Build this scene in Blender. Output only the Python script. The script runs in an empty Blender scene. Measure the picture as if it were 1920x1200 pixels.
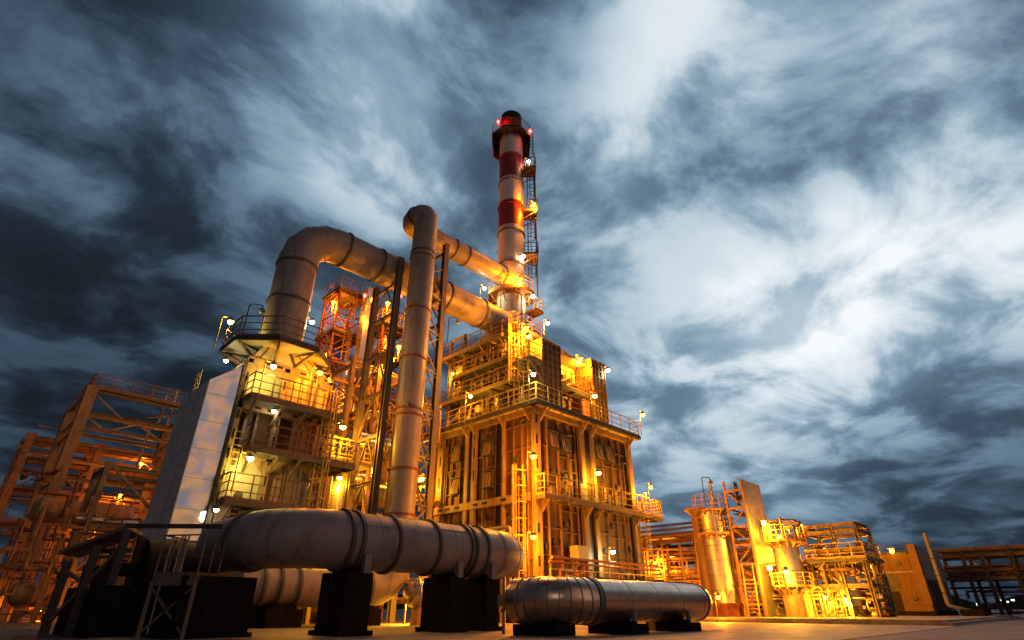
import bpy, math, random
from mathutils import Vector

SC = bpy.context.scene
COL = SC.collection
R = math.radians
random.seed(7)

# ---------------------------------------------------------------- camera
F, HOR, TH, EYE = 1020.0, 1140.0, R(44.3), 0.7
PITCH = math.atan((HOR - 600) / F)
SP, CP, CT, ST = math.sin(PITCH), math.cos(PITCH), math.cos(TH), math.sin(TH)
cam_data = bpy.data.cameras.new('camera')
cam = bpy.data.objects.new('camera', cam_data)
COL.objects.link(cam)
cam.location = (0, 0, EYE)
cam.rotation_euler = (R(90) + PITCH, 0, TH - R(90))
cam_data.sensor_width = 36
cam_data.lens = F / 1920 * 36
cam_data.clip_start = 0.1
cam_data.clip_end = 4000
SC.camera = cam
SC.render.resolution_x, SC.render.resolution_y = 1024, 640


def ray(px, py):
    """direction (in plant grid axes) of a sight line, scaled to one metre of depth"""
    u, v = px - 960, py - 600
    fw = F * CP + v * SP
    X, Z = u / fw, (F * SP - v * CP) / fw
    return Vector((CT + ST * X, ST - CT * X, Z))


def at(px, py, D):
    r = ray(px, py)
    return Vector((r.x * D, r.y * D, EYE + r.z * D))


def on_y(px, py, y):
    r = ray(px, py)
    t = y / r.y
    return Vector((r.x * t, y, EYE + r.z * t))


def on_x(px, py, x):
    r = ray(px, py)
    t = x / r.x
    return Vector((x, r.y * t, EYE + r.z * t))


# ---------------------------------------------------------------- render settings
SC.view_settings.view_transform = 'Standard'
SC.view_settings.look = 'None'
SC.view_settings.exposure = 0
SC.view_settings.gamma = 1
SC.cycles.sample_clamp_indirect = 3
SC.cycles.sample_clamp_direct = 0
SC.cycles.max_bounces = 5
SC.cycles.diffuse_bounces = 3
SC.cycles.glossy_bounces = 3
SC.cycles.use_denoising = True


# ---------------------------------------------------------------- node helpers
class NT:
    def __init__(self, tree):
        self.t = tree
        self.n, self.l = tree.nodes, tree.links

    def new(self, kind, **kw):
        nd = self.n.new(kind)
        for k, v in kw.items():
            setattr(nd, k, v)
        return nd

    def put(self, sock, v):
        if isinstance(v, bpy.types.NodeSocket):
            self.l.new(v, sock)
        else:
            sock.default_value = v

    def math(self, op, a, b=None, c=None, clamp=False):
        nd = self.new('ShaderNodeMath', operation=op)
        nd.use_clamp = clamp
        self.put(nd.inputs[0], a)
        if b is not None:
            self.put(nd.inputs[1], b)
        if c is not None:
            self.put(nd.inputs[2], c)
        return nd.outputs[0]

    def vmath(self, op, a, b=None, scale=None):
        nd = self.new('ShaderNodeVectorMath', operation=op)
        self.put(nd.inputs[0], a)
        if b is not None:
            self.put(nd.inputs[1], b)
        if scale is not None:
            self.put(nd.inputs['Scale'], scale)
        return nd.outputs['Value'] if op in ('DOT_PRODUCT', 'LENGTH') else nd.outputs['Vector']

    def noise(self, vec, scale, detail=4, rough=0.55, dist=0.0):
        nd = self.new('ShaderNodeTexNoise')
        self.put(nd.inputs['Vector'], vec)
        nd.inputs['Scale'].default_value = scale
        nd.inputs['Detail'].default_value = detail
        nd.inputs['Roughness'].default_value = rough
        nd.inputs['Distortion'].default_value = dist
        return nd.outputs['Fac'], nd.outputs['Color']

    def ramp(self, fac, stops, interp='LINEAR'):
        nd = self.new('ShaderNodeValToRGB')
        nd.color_ramp.interpolation = interp
        el = nd.color_ramp.elements
        while len(el) < len(stops):
            el.new(0.5)
        for e, (p, c) in zip(el, stops):
            e.position = p
            e.color = (c[0], c[1], c[2], 1)
        self.put(nd.inputs[0], fac)
        return nd.outputs[0]

    def mix(self, fac, a, b, mode='MIX'):
        nd = self.new('ShaderNodeMix', data_type='RGBA', blend_type=mode)
        self.put(nd.inputs[0], fac)
        self.put(nd.inputs[6], a if isinstance(a, bpy.types.NodeSocket) else (a[0], a[1], a[2], 1))
        self.put(nd.inputs[7], b if isinstance(b, bpy.types.NodeSocket) else (b[0], b[1], b[2], 1))
        return nd.outputs[2]

    def mapping(self, vec, scale=(1, 1, 1), rot=(0, 0, 0)):
        nd = self.new('ShaderNodeMapping')
        self.put(nd.inputs['Vector'], vec)
        nd.inputs['Scale'].default_value = scale
        nd.inputs['Rotation'].default_value = rot
        return nd.outputs[0]


# ---------------------------------------------------------------- sky: dusk clouds by direction
world = bpy.data.worlds.new('World')
SC.world = world
world.use_nodes = True
W = NT(world.node_tree)
W.n.clear()
tc = W.new('ShaderNodeTexCoord')
D0 = W.vmath('NORMALIZE', tc.outputs['Generated'])
sep = W.new('ShaderNodeSeparateXYZ')
W.put(sep.inputs[0], D0)
zz = W.math('MAXIMUM', sep.outputs[2], 0.0)
inv = W.math('DIVIDE', 1.0, W.math('ADD', zz, 0.16))
plane = W.vmath('SCALE', D0, scale=inv)                      # the cloud deck seen from below
deck = W.mapping(W.mapping(plane, rot=(0, 0, R(-37))), scale=(0.85, 1.3, 0.0))   # streaked by wind
n1, c1 = W.noise(deck, 1.3, 3, 0.5, 0.2)
n2, c2 = W.noise(W.mapping(plane, rot=(0, 0, R(-37)), scale=(1.0, 1.2, 0.0)), 2.3, 8, 0.57, 0.35)
n5, c5 = W.noise(D0, 8.0, 4, 0.55, 0.0)
n3, c3 = W.noise(W.mapping(D0, scale=(1, 1, 1.6)), 2.6, 3, 0.5, 0.0)
warp = W.vmath('ADD', W.vmath('SCALE', W.vmath('SUBTRACT', c3, (0.5, 0.5, 0.5)), scale=0.18), W.vmath('SCALE', W.vmath('SUBTRACT', c5, (0.5, 0.5, 0.5)), scale=0.10))
DW = W.vmath('NORMALIZE', W.vmath('ADD', D0, warp))
SKY = [(50, 40, .12), (150, 110, .22), (270, 40, .36), (480, 40, .38), (700, 50, .40), (900, 60, .20), (1090, 60, .45), (1270, 60, .66),
       (1420, 60, .62), (1560, 70, .42), (1720, 60, .57), (1890, 50, .50),
       (50, 210, .13), (220, 190, .30), (360, 210, .44), (510, 210, .28), (650, 190, .68), (745, 140, 1.08), (890, 190, .38),
       (1060, 200, .52), (1170, 220, .68), (1310, 200, .60), (1460, 190, .48), (1570, 210, .40), (1740, 220, .58), (1900, 200, .44),
       (30, 350, .24), (110, 325, .46), (250, 360, .34), (440, 370, .26), (640, 310, .64), (790, 340, .44), (1060, 360, .62),
       (1210, 370, .58), (1340, 360, .44), (1490, 300, .34), (1660, 370, .62), (1860, 360, .56),
       (80, 510, .24), (260, 500, .24), (440, 510, .30), (690, 500, .38), (1090, 520, .48), (1290, 500, .46), (1460, 500, .58),
       (1660, 520, .74), (1850, 500, .80),
       (60, 670, .15), (250, 660, .17), (1130, 650, .42), (1290, 670, .68), (1450, 650, .86), (1600, 640, .88), (1760, 640, .74), (1900, 650, .46),
       (100, 800, .16), (1260, 800, .58), (1400, 800, .64), (1540, 790, .70), (1700, 790, .44), (1860, 780, .28),
       (50, 940, .19), (1280, 940, .46), (1220, 860, .54), (1400, 860, .58), (1450, 900, .50), (1580, 930, .34), (1740, 930, .22), (1880, 930, .26),
       (1300, 1060, .24), (1800, 1060, .20), (1620, 705, .66), (1740, 705, .34), (1850, 720, .40), (1660, 800, .40), (1800, 840, .22), (1560, 875, .42), (1650, 990, .24),
       (690, 100, .92), (775, 190, .84), (600, 130, .44), (830, 60, .24), (900, 260, .34), (1000, 130, .36), (1590, 110, .36), (1370, 280, .40), (1540, 230, .34), (1420, 420, .50), (1560, 640, .92), (1640, 580, .86)]
K = 1 / 0.092 ** 2
num, den = 0.020 * 0.17, 0.020
for px, py, b in SKY:
    d = ray(px, py).normalized()
    dot = W.vmath('DOT_PRODUCT', DW, tuple(d))
    g = W.math('EXPONENT', W.math('MULTIPLY_ADD', dot, K, -K))
    if px > 1120 and py < 660:
        b += .035
    num = W.math('MULTIPLY_ADD', g, b, num)
    den = W.math('ADD', den, g)
n4, c4 = W.noise(W.mapping(D0, scale=(1, 1, 3.0)), 5.5, 2, 0.5, 0.3)
bright = W.math('DIVIDE', num, den)
bright = W.math('MULTIPLY_ADD', W.math('SUBTRACT', bright, 0.42), 1.34, 0.435)
bright = W.math('MULTIPLY_ADD', W.math('SUBTRACT', n1, 0.5), 0.10, bright)
crisp = W.new('ShaderNodeMapRange', interpolation_type='SMOOTHSTEP')
W.put(crisp.inputs[0], n2)
crisp.inputs[1].default_value, crisp.inputs[2].default_value = 0.38, 0.62
bright = W.math('MULTIPLY_ADD', W.math('SUBTRACT', crisp.outputs[0], 0.5), W.math('MULTIPLY_ADD', W.math('MINIMUM', zz, 0.4), 0.42, 0.12), bright)
bright = W.math('MULTIPLY_ADD', W.math('SUBTRACT', n2, 0.5), 0.22, bright)
cloud = W.ramp(bright, [(0.0, (.010, .015, .022)), (0.16, (.021, .035, .054)), (0.32, (.054, .092, .136)),
                        (0.48, (.130, .208, .292)), (0.64, (.29, .415, .52)), (0.80, (.60, .70, .77)), (1.0, (.90, .95, .98))])
sky = W.new('ShaderNodeTexSky', sky_type='NISHITA')
sky.sun_disc = False
sky.sun_elevation = R(1.5)
sky.sun_rotation = R(225)
sky.altitude = 100
clear = W.mix(1.0, sky.outputs[0], (.05, .05, .05), 'MULTIPLY')
gap = W.math('MULTIPLY', W.math('SUBTRACT', bright, 0.4, clamp=True), 0.4, clamp=True)
col = W.mix(gap, cloud, clear, 'ADD')
# afterglow low in the sky behind the photographer (seen only as reflections)
g0 = W.math('EXPONENT', W.math('MULTIPLY_ADD', W.vmath('DOT_PRODUCT', D0, tuple(Vector((0.30, -0.90, 0.34)).normalized())), 14.0, -14.0))
col = W.mix(W.math('MULTIPLY', g0, 0.9), col, (.36, .38, .48))
low = W.math('EXPONENT', W.math('MULTIPLY', zz, -1.9))
for cen, kk, tint, thr in (((0.25, -0.93, 0.28), 8.0, (.98, .46, .20), .50), ((-0.80, -0.55, 0.15), 3.5, (.30, .14, .10), .56), ((0.15, -0.97, 0.20), 9.0, (.95, .52, .16), .55)):
    g1 = W.math('EXPONENT', W.math('MULTIPLY_ADD', W.vmath('DOT_PRODUCT', DW, tuple(Vector(cen).normalized())), kk, -kk))
    patch = W.math('MULTIPLY', W.math('SUBTRACT', n4, thr - .05), 7.0, clamp=True)
    col = W.mix(W.math('MULTIPLY', g1 if kk == 8.0 else W.math('MULTIPLY', g1, low), patch, clamp=True), col, tint)
bg = W.new('ShaderNodeBackground')
W.put(bg.inputs[0], col)
bg.inputs[1].default_value = 1.0
out = W.new('ShaderNodeOutputWorld')
W.l.new(bg.outputs[0], out.inputs[0])
world.cycles.sampling_method = 'MANUAL'
world.cycles.sample_map_resolution = 256

sun_d = bpy.data.lights.new('sun', 'SUN')
sun_d.energy = 0.10
sun_d.angle = R(20)
sun_d.color = (1, .82, .66)
sun = bpy.data.objects.new('sun', sun_d)
COL.objects.link(sun)
sun.rotation_euler = (R(72), 0, R(-45))


# ---------------------------------------------------------------- materials
def mat(name, c1, c2=None, rough=0.55, metal=0.0, scale=1.5, stretch=(1, 1, 1), rust=None, rust_amt=0.0, bump=0.0,
        bscale=8.0, rough_var=0.15, bdetail=3.0, bdist=0.1, spec=0.5):
    m = bpy.data.materials.new(name)
    m.use_nodes = True
    T = NT(m.node_tree)
    T.n.clear()
    o = T.new('ShaderNodeOutputMaterial')
    p = T.new('ShaderNodeBsdfPrincipled')
    T.l.new(p.outputs[0], o.inputs[0])
    co = T.new('ShaderNodeTexCoord').outputs['Object']
    c2 = c2 or tuple(x * 0.7 for x in c1)
    f1, _ = T.noise(T.mapping(co, scale=stretch), scale, 6, 0.6, 0.3)
    f1 = T.ramp(f1, [(0.35, (0, 0, 0)), (0.68, (1, 1, 1))])
    colr = T.mix(f1, c1, c2)
    if rust:
        f2, _ = T.noise(T.mapping(co, scale=(stretch[0] * 1.3, stretch[1] * 1.3, stretch[2] * .35)), scale * 2.1, 8, 0.68, 0.6)
        f2 = T.ramp(f2, [(0.62 - rust_amt * .35, (0, 0, 0)), (0.74 - rust_amt * .2, (1, 1, 1))])
        colr = T.mix(T.math('MULTIPLY', f2, 0.85), colr, rust)
    T.put(p.inputs['Base Color'], colr)
    p.inputs['Metallic'].default_value = metal
    p.inputs['Specular IOR Level'].default_value = spec
    f3, _ = T.noise(co, scale * 3, 4, 0.6)
    T.put(p.inputs['Roughness'], T.math('MULTIPLY_ADD', T.math('SUBTRACT', f3, 0.5), rough_var * 2, rough, clamp=True))
    if bump:
        f4, _ = T.noise(co, bscale, bdetail, 0.5)
        b = T.new('ShaderNodeBump')
        b.inputs['Strength'].default_value = bump
        b.inputs['Distance'].default_value = bdist
        T.put(b.inputs['Height'], f4)
        T.put(p.inputs['Normal'], b.outputs[0])
    return m


def emit(name, c, s):
    m = bpy.data.materials.new(name)
    m.use_nodes = True
    T = NT(m.node_tree)
    T.n.clear()
    o = T.new('ShaderNodeOutputMaterial')
    e = T.new('ShaderNodeEmission')
    e.inputs[0].default_value = (*c, 1)
    e.inputs[1].default_value = s
    T.l.new(e.outputs[0], o.inputs[0])
    m.cycles.emission_sampling = 'NONE'
    return m


RUST = (.075, .032, .014)
M = dict(
    casing=mat('stained_casing', (.130, .072, .036), (.080, .043, .021), .6, scale=1.1, stretch=(1, 1, .5), rust=(.05, .024, .012), rust_amt=.35, bump=.10, bscale=2.2, spec=0.25),
    cream=mat('cream_steel', (.25, .175, .092), (.17, .115, .06), .5, scale=2, stretch=(1, 1, .4), rust=RUST, rust_amt=.28, spec=0.35),
    pale=mat('pale_panel', (.40, .37, .27), (.31, .275, .19), .5, scale=1.2, stretch=(1, 1, .3), rust=RUST, rust_amt=.12, bump=.05, bscale=3),
    duct=mat('grey_duct', (.27, .228, .226), (.20, .168, .168), .46, scale=.8, stretch=(1, 1, 1), rust=(.12, .085, .07), rust_amt=.26, bump=.07, bscale=1.6),
    ring=mat('dark_flange', (.075, .066, .062), (.05, .042, .04), .55, scale=3),
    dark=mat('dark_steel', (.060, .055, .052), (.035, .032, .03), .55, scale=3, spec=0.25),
    steel=mat('weathered_steel', (.15, .115, .085), (.095, .07, .05), .5, scale=2, stretch=(1, 1, .4), rust=RUST, rust_amt=.35),
    rail=mat('yellow_rail', (.50, .34, .07), (.38, .24, .05), .5, scale=3, rust=RUST, rust_amt=.2),
    brail=mat('brown_rail', (.16, .085, .04), (.11, .06, .03), .55, scale=3, rust=RUST, rust_amt=.2),
    grate=mat('grating', (.13, .115, .09), (.09, .08, .06), .6, scale=6, spec=0.25),
    silver=mat('silver_cladding', (.66, .62, .58), (.52, .485, .45), .20, metal=.92, scale=1.6, bump=.22, bscale=1.1, rough_var=.10, stretch=(1, 1, .3)),
    lit_face=mat('lit_face_cladding', (.66, .62, .60), (.56, .52, .50), .13, metal=1.0, scale=1.2, bump=1.0, bscale=.85, rough_var=.05, bdetail=0.3, bdist=.09),  # side duct's bright face: same cladding, stronger reflection put into the finish
    dim_face=mat('dim_face_cladding', (.60, .53, .48), (.48, .42, .38), .38, metal=.15, scale=1.1, bump=.12, bscale=1.0, bdetail=1.0, rust=(.2, .16, .13), rust_amt=.15),  # same cladding again, its left face's grey light put into the colour
    warm_reflect=mat('warm_reflect_cladding', (.62, .45, .33), (.50, .35, .25), .25, metal=.92, scale=1.6, bump=.2, bscale=1.2, bdetail=1.0, rough_var=.10, stretch=(.3, 1, 1)),  # silver cladding, warm reflection of the lit ground put into its base colour
    clad=mat('dull_cladding', (.56, .50, .44), (.43, .38, .33), .40, metal=.85, scale=1.4, bump=.06, bscale=1.5, rough_var=.12, rust=(.25, .2, .17), rust_amt=.1),
    orange=mat('orange_steel', (.36, .20, .09), (.26, .14, .06), .55, scale=2, stretch=(1, 1, .5), rust=RUST, rust_amt=.3, spec=0.3),
    red=mat('red_paint', (.26, .022, .016), (.19, .018, .014), .5, scale=2, rust=(.09, .02, .015), rust_amt=.25),
    white=mat('white_paint', (.72, .66, .65), (.60, .54, .53), .5, scale=1.2, stretch=(1, 1, .3), rust=(.34, .27, .25), rust_amt=.15),
    soot_shade=mat('soot_shade_metal', (.022, .02, .02), (.012, .011, .011), .6, scale=3, spec=0.1),  # near-black for the sooty crown and for shade put into slots and recesses
    concrete=mat('shade_dark_concrete', (.013, .011, .010), (.008, .007, .006), .85, scale=3, rust=(.05, .043, .038), rust_amt=.10, bump=.3, bscale=14, spec=0.08),  # near-black base colour, with the shade around the piers put in
    cblock=mat('pale_concrete', (.30, .26, .21), (.22, .19, .15), .8, scale=3, bump=.2, bscale=10),
    pipe=mat('pipe_cladding', (.48, .40, .34), (.34, .28, .23), .36, metal=.6, scale=2, rust=(.2, .13, .08), rust_amt=.2),
    shed=mat('shed_sheet', (.15, .085, .040), (.12, .066, .030), .55, scale=1, stretch=(1, 1, .2), rust=RUST, rust_amt=.12, spec=0.12),
    grey=mat('grey_sheet', (.20, .19, .19), (.15, .14, .14), .5, scale=1.5, rust=RUST, rust_amt=.1),
    lamp=mat('lamp_metal', (.25, .24, .23), (.18, .17, .17), .4, metal=.5, scale=4),
    rusty=mat('rusty_red_steel', (.22, .060, .030), (.15, .040, .022), .55, scale=2, rust=RUST, rust_amt=.3, spec=0.3),
    brown=mat('brown_rib', (.17, .10, .052), (.12, .068, .035), .55, scale=2, stretch=(1, 1, .4), rust=RUST, rust_amt=.3, spec=0.3),
    seam=mat('seam_band', (.26, .25, .245), (.20, .19, .185), .4, metal=.7, scale=3),
)


# ---------------------------------------------------------------- mesh builder
class MB:
    def __init__(self):
        self.v, self.f, self.p = [], [], []

    def add(self, vs, fs):
        o = len(self.v)
        if vs:
            self.p.append((list(vs), list(fs)))
        self.v += [tuple(p) for p in vs]
        self.f += [tuple(i + o for i in f) for f in fs]
        return self

    def hexa(self, p):
        return self.add(p, [(0, 3, 2, 1), (4, 5, 6, 7), (0, 1, 5, 4), (1, 2, 6, 5), (2, 3, 7, 6), (3, 0, 4, 7)])

    def box(self, x0, y0, z0, x1, y1, z1):
        if x0 > x1: x0, x1 = x1, x0
        if y0 > y1: y0, y1 = y1, y0
        if z0 > z1: z0, z1 = z1, z0
        return self.hexa([(x0, y0, z0), (x1, y0, z0), (x1, y1, z0), (x0, y1, z0), (x0, y0, z1), (x1, y0, z1), (x1, y1, z1), (x0, y1, z1)])

    def beam(self, p, q, w=.2, h=None):
        h = h or w
        p, q = Vector(p), Vector(q)
        d = (q - p).normalized()
        up = Vector((0, 0, 1)) if abs(d.z) < .95 else Vector((0, 1, 0))
        s = d.cross(up).normalized() * (w / 2)
        t = s.cross(d).normalized() * (h / 2)
        return self.hexa([p - s - t, p + s - t, p + s + t, p - s + t, q - s - t, q + s - t, q + s + t, q - s + t])

    def ibeam(self, p, q, w=.3, h=None, t=.05):
        h = h or w
        p, q = Vector(p), Vector(q)
        d = (q - p).normalized()
        up = Vector((0, 0, 1)) if abs(d.z) < .95 else Vector((0, 1, 0))
        s = d.cross(up).normalized()
        u = s.cross(d).normalized()
        for k in (-1, 1):
            o = u * (h / 2 - t / 2) * k
            self.hexa([p + o - s * w / 2 - u * t / 2, p + o + s * w / 2 - u * t / 2, p + o + s * w / 2 + u * t / 2, p + o - s * w / 2 + u * t / 2,
                       q + o - s * w / 2 - u * t / 2, q + o + s * w / 2 - u * t / 2, q + o + s * w / 2 + u * t / 2, q + o - s * w / 2 + u * t / 2])
        a, b = s * t / 2, u * (h / 2 - t)
        return self.hexa([p - a - b, p + a - b, p + a + b, p - a + b, q - a - b, q + a - b, q + a + b, q - a + b])

    def tube(self, pts, r, n=12, caps=True, radii=None):
        pts = [Vector(p) for p in pts]
        m = len(pts)
        T = []
        for i in range(m):
            a = (pts[i] - pts[i - 1]).normalized() if i else None
            b = (pts[i + 1] - pts[i]).normalized() if i < m - 1 else None
            T.append(((a or b) + (b or a)).normalized())
        up = Vector((0, 0, 1)) if abs(T[0].z) < .9 else Vector((0, 1, 0))
        s = T[0].cross(up).normalized()
        vs, fs = [], []
        for i in range(m):
            s = (s - T[i] * s.dot(T[i])).normalized()
            w = T[i].cross(s)
            k = 1.0
            if 0 < i < m - 1:
                k = 1 / max(.5, T[i].dot((pts[i + 1] - pts[i]).normalized()))
            rr = radii[i] if radii else r
            for j in range(n):
                a = 2 * math.pi * j / n
                vs.append(pts[i] + (s * math.cos(a) + w * math.sin(a)) * rr)
        for i in range(m - 1):
            for j in range(n):
                fs.append((i * n + j, i * n + (j + 1) % n, (i + 1) * n + (j + 1) % n, (i + 1) * n + j))
        if caps:
            fs.append(tuple(range(n))[::-1])
            fs.append(tuple((m - 1) * n + j for j in range(n)))
        return self.add(vs, fs)

    def lathe(self, c, axis, prof, n=24, phase=0.0, caps=True):
        """prof: (radius, distance along axis)"""
        c, ax = Vector(c), Vector(axis).normalized()
        up = Vector((1, 0, 0)) if abs(ax.z) > .9 else Vector((0, 0, 1))
        s = (up - ax * up.dot(ax)).normalized()
        w = ax.cross(s)
        vs, fs = [], []
        for r, h in prof:
            for j in range(n):
                a = 2 * math.pi * j / n + phase
                vs.append(c + ax * h + (s * math.cos(a) + w * math.sin(a)) * r)
        for i in range(len(prof) - 1):
            for j in range(n):
                fs.append((i * n + j, i * n + (j + 1) % n, (i + 1) * n + (j + 1) % n, (i + 1) * n + j))
        if caps:
            fs.append(tuple(range(n))[::-1])
            fs.append(tuple((len(prof) - 1) * n + j for j in range(n)))
        return self.add(vs, fs)

    def band(self, c, axis, r, w=.12, t=.07, n=28):
        """a flange ring standing t proud of radius r"""
        return self.lathe(c, axis, [(r - .02, -w / 2), (r + t, -w / 2), (r + t, w / 2), (r - .02, w / 2)], n)

    def frustum(self, lo, hi):
        """lo, hi = (x0,y0,x1,y1,z)"""
        a, b = lo, hi
        return self.hexa([(a[0], a[1], a[4]), (a[2], a[1], a[4]), (a[2], a[3], a[4]), (a[0], a[3], a[4]),
                          (b[0], b[1], b[4]), (b[2], b[1], b[4]), (b[2], b[3], b[4]), (b[0], b[3], b[4])])

    def build(self, name, m, parent=None, org=None, label=None):
        o_ = Vector(parent['_o']) if parent is not None else Vector(org if org is not None else self.base())
        me = bpy.data.meshes.new(name)
        me.from_pydata([tuple(Vector(p) - o_) for p in self.v], [], self.f)
        me.validate()
        me.polygons.foreach_set('use_smooth', [True] * len(me.polygons))
        me.set_sharp_from_angle(angle=R(32))
        me.materials.append(M[m] if isinstance(m, str) else m)
        ob = bpy.data.objects.new(name, me)
        COL.objects.link(ob)
        ob['_o'] = tuple(o_)
        if parent is not None:
            ob.parent = parent
        else:
            ob.location = o_
        if label:
            ob['label'] = label
        return ob

    def each(self, name, m, parent):
        """every shape added so far becomes a part of its own"""
        for vs, fs in self.p:
            MB().add(vs, fs).build(name, m, parent)

    def base(self):
        xs, ys, zs = zip(*self.v)
        return ((min(xs) + max(xs)) / 2, (min(ys) + max(ys)) / 2, min(zs))


def thing(name, label, cat, base, group=None):
    o = bpy.data.objects.new(name, None)
    o.empty_display_size = .3
    COL.objects.link(o)
    o.location = base
    o['_o'] = tuple(base)
    o['label'], o['category'] = label, cat
    if group:
        o['group'] = group
    return o


def solo(mb, name, m, label, cat, group=None):
    o = mb.build(name, m)
    o['label'], o['category'] = label, cat
    if group:
        o['group'] = group
    return o


def struct(mb, name, m, kind='structure'):
    o = mb.build(name, m, org=(0, 0, 0))
    o['kind'] = kind
    return o


def dup(root, loc, rotz=None, label=None, group=None):
    r = root.copy()
    COL.objects.link(r)
    r.location = loc
    if rotz is not None:
        r.rotation_euler = (0, 0, rotz)
    if label: r['label'] = label
    if group: r['group'] = group
    for ch in list(root.children):
        c = ch.copy()
        COL.objects.link(c)
        c.parent = r
        for g in list(ch.children):
            d = g.copy()
            COL.objects.link(d)
            d.parent = c
    return r


def bend(pts, rad, seg=6):
    """round the corners of a polyline"""
    pts = [Vector(p) for p in pts]
    outp = [pts[0]]
    for i in range(1, len(pts) - 1):
        a, b, c = pts[i - 1], pts[i], pts[i + 1]
        u, v = (a - b).normalized(), (c - b).normalized()
        ang = u.angle(v)
        if ang < .06 or ang > 3.08:
            outp.append(b)
            continue
        t = min(rad / math.tan(ang / 2), (a - b).length * .49, (c - b).length * .49)
        rr = t * math.tan(ang / 2)
        cen = b + (u + v).normalized() * (rr / math.sin(ang / 2))
        p0, p1 = b + u * t, b + v * t
        e0, e1 = p0 - cen, p1 - cen
        tot = e0.angle(e1)
        for k in range(seg + 1):
            f = k / seg
            outp.append(cen + (e0 * math.sin((1 - f) * tot) + e1 * math.sin(f * tot)) / math.sin(tot))
    outp.append(pts[-1])
    return outp


def railing(mb, pts, h=1.1, step=1.25, r=.024, mids=2, toe=True):
    pts = [Vector(p) for p in pts]
    for i in range(len(pts) - 1):
        a, b = pts[i], pts[i + 1]
        L = (b - a).length
        n = max(1, round(L / step))
        for k in range(n + (1 if i == len(pts) - 2 else 0)):
            p = a.lerp(b, k / n)
            mb.beam(p, p + Vector((0, 0, h)), r * 2)
        for m_ in range(1, mids + 2):
            z = Vector((0, 0, h * m_ / (mids + 1)))
            mb.beam(a + z, b + z, r * (2 if m_ > mids else 1.5))
        if toe:
            mb.beam(a + Vector((0, 0, .07)), b + Vector((0, 0, .07)), .015, .14)
    return mb


def ladder(mb, base, z1, face, width=.46, cage_from=2.2, hoop=.38):
    """vertical ladder; face = outward unit vector (away from the wall)"""
    b, f = Vector(base), Vector(face).normalized()
    s = Vector((-f.y, f.x, 0)) * width / 2
    top = Vector((b.x, b.y, z1))
    for k in (-1, 1):
        mb.beam(b + s * k, top + s * k, .05)
    z = b.z + .3
    while z < z1:
        p = Vector((b.x, b.y, z))
        mb.beam(p - s, p + s, .028)
        z += .3
    if cage_from is not None:
        z = b.z + cage_from
        ring = []
        for k in range(9):
            a = math.pi * (k / 8)
            ring.append(s.normalized() * math.cos(a) * hoop + f * (math.sin(a) * hoop * 1.7 + .02))
        while z < z1 + .6:
            o = Vector((b.x, b.y, z))
            for k in range(8):
                mb.beam(o + ring[k], o + ring[k + 1], .04)
            z += .85
        for k in (1, 3, 4, 5, 7):
            mb.beam(Vector((b.x, b.y, b.z + cage_from)) + ring[k], Vector((b.x, b.y, z1 + .5)) + ring[k], .03)
    return mb


def slab(mb, x0, y0, x1, y1, z, edge=.16, t=.05):
    """grating floor with an edge channel; z is the floor top"""
    mb.box(x0 + .04, y0 + .04, z - t, x1 - .04, y1 - .04, z)
    for a, b in (((x0, y0), (x1, y0)), ((x0, y1), (x1, y1)), ((x0, y0), (x0, y1)), ((x1, y0), (x1, y1))):
        mb.beam((a[0], a[1], z - edge / 2 + .01), (b[0], b[1], z - edge / 2 + .01), .06, edge)
    n = max(1, int((x1 - x0) / 1.2))
    for i in range(1, n):
        x = x0 + (x1 - x0) * i / n
        mb.beam((x, y0, z - .13), (x, y1, z - .13), .05, .14)
    n = max(1, int((y1 - y0) / 1.2))
    for i in range(1, n):
        y = y0 + (y1 - y0) * i / n
        mb.beam((x0, y, z - .13), (x1, y, z - .13), .05, .14)
    return mb

# ================================================================ SETTING
gm = mat('yard_ground', (.135, .118, .10), (.085, .074, .064), .7, scale=.35, rust=(.05, .043, .037), rust_amt=.4, bump=.25, bscale=9, rough_var=.25)
struct(MB().box(-500, -500, -.5, 900, 900, 0), 'ground', gm)
pm = mat('yard_concrete', (.24, .205, .165), (.16, .135, .11), .65, scale=.5, rust=(.07, .058, .046), rust_amt=.35, bump=.15, bscale=7, rough_var=.25)
mb = MB()
for i in range(9):
    for j in range(6):
        x0, y0 = 4 + i * 5.0, 5 + j * 5.0
        mb.box(x0 + .02, y0 + .02, -.1, x0 + 4.98, y0 + 4.98, .012)
struct(mb, 'paving', pm)
mb = MB().box(33, 5.5, -.1, 60, 21, .22)
mb.box(32.7, 5.2, -.1, 33, 21.3, .14).box(33, 5.2, -.1, 60, 5.5, .14)
struct(mb, 'pavement', pm)
mb = MB()
hv, hf = [], []
N = 90
for i in range(N + 1):
    a = R(-35 + 150 * i / N)
    h = 9 + 4 * math.sin(i * .7) + 3 * math.sin(i * 1.9 + 1) + random.uniform(-1, 1)
    for rr, z in ((420, -1), (425, h), (480, h * .8), (500, -1)):
        hv.append((rr * math.cos(a), rr * math.sin(a), z))
for i in range(N):
    for k in range(3):
        hf.append((i * 4 + k, i * 4 + k + 1, i * 4 + k + 5, i * 4 + k + 4))
mb.add(hv, hf)
struct(mb, 'hills', mat('dark_hills', (.018, .022, .018), (.01, .013, .011), .9, scale=.05))

# ================================================================ FURNACE
WX, WY = 23.2, 20.75           # its two faces we see: x = WX and y = WY
fx1, fy1 = 32.6, 30.4
fur = thing('furnace', 'tall ribbed steel furnace block with two railed galleries under the striped chimney', 'furnace', (WX, WY, 0))
MB().box(WX, WY, .5, fx1, fy1, 11.15).build('casing', 'casing', fur)
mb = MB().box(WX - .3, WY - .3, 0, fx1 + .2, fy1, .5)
mb.build('base', 'concrete', fur)
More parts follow.
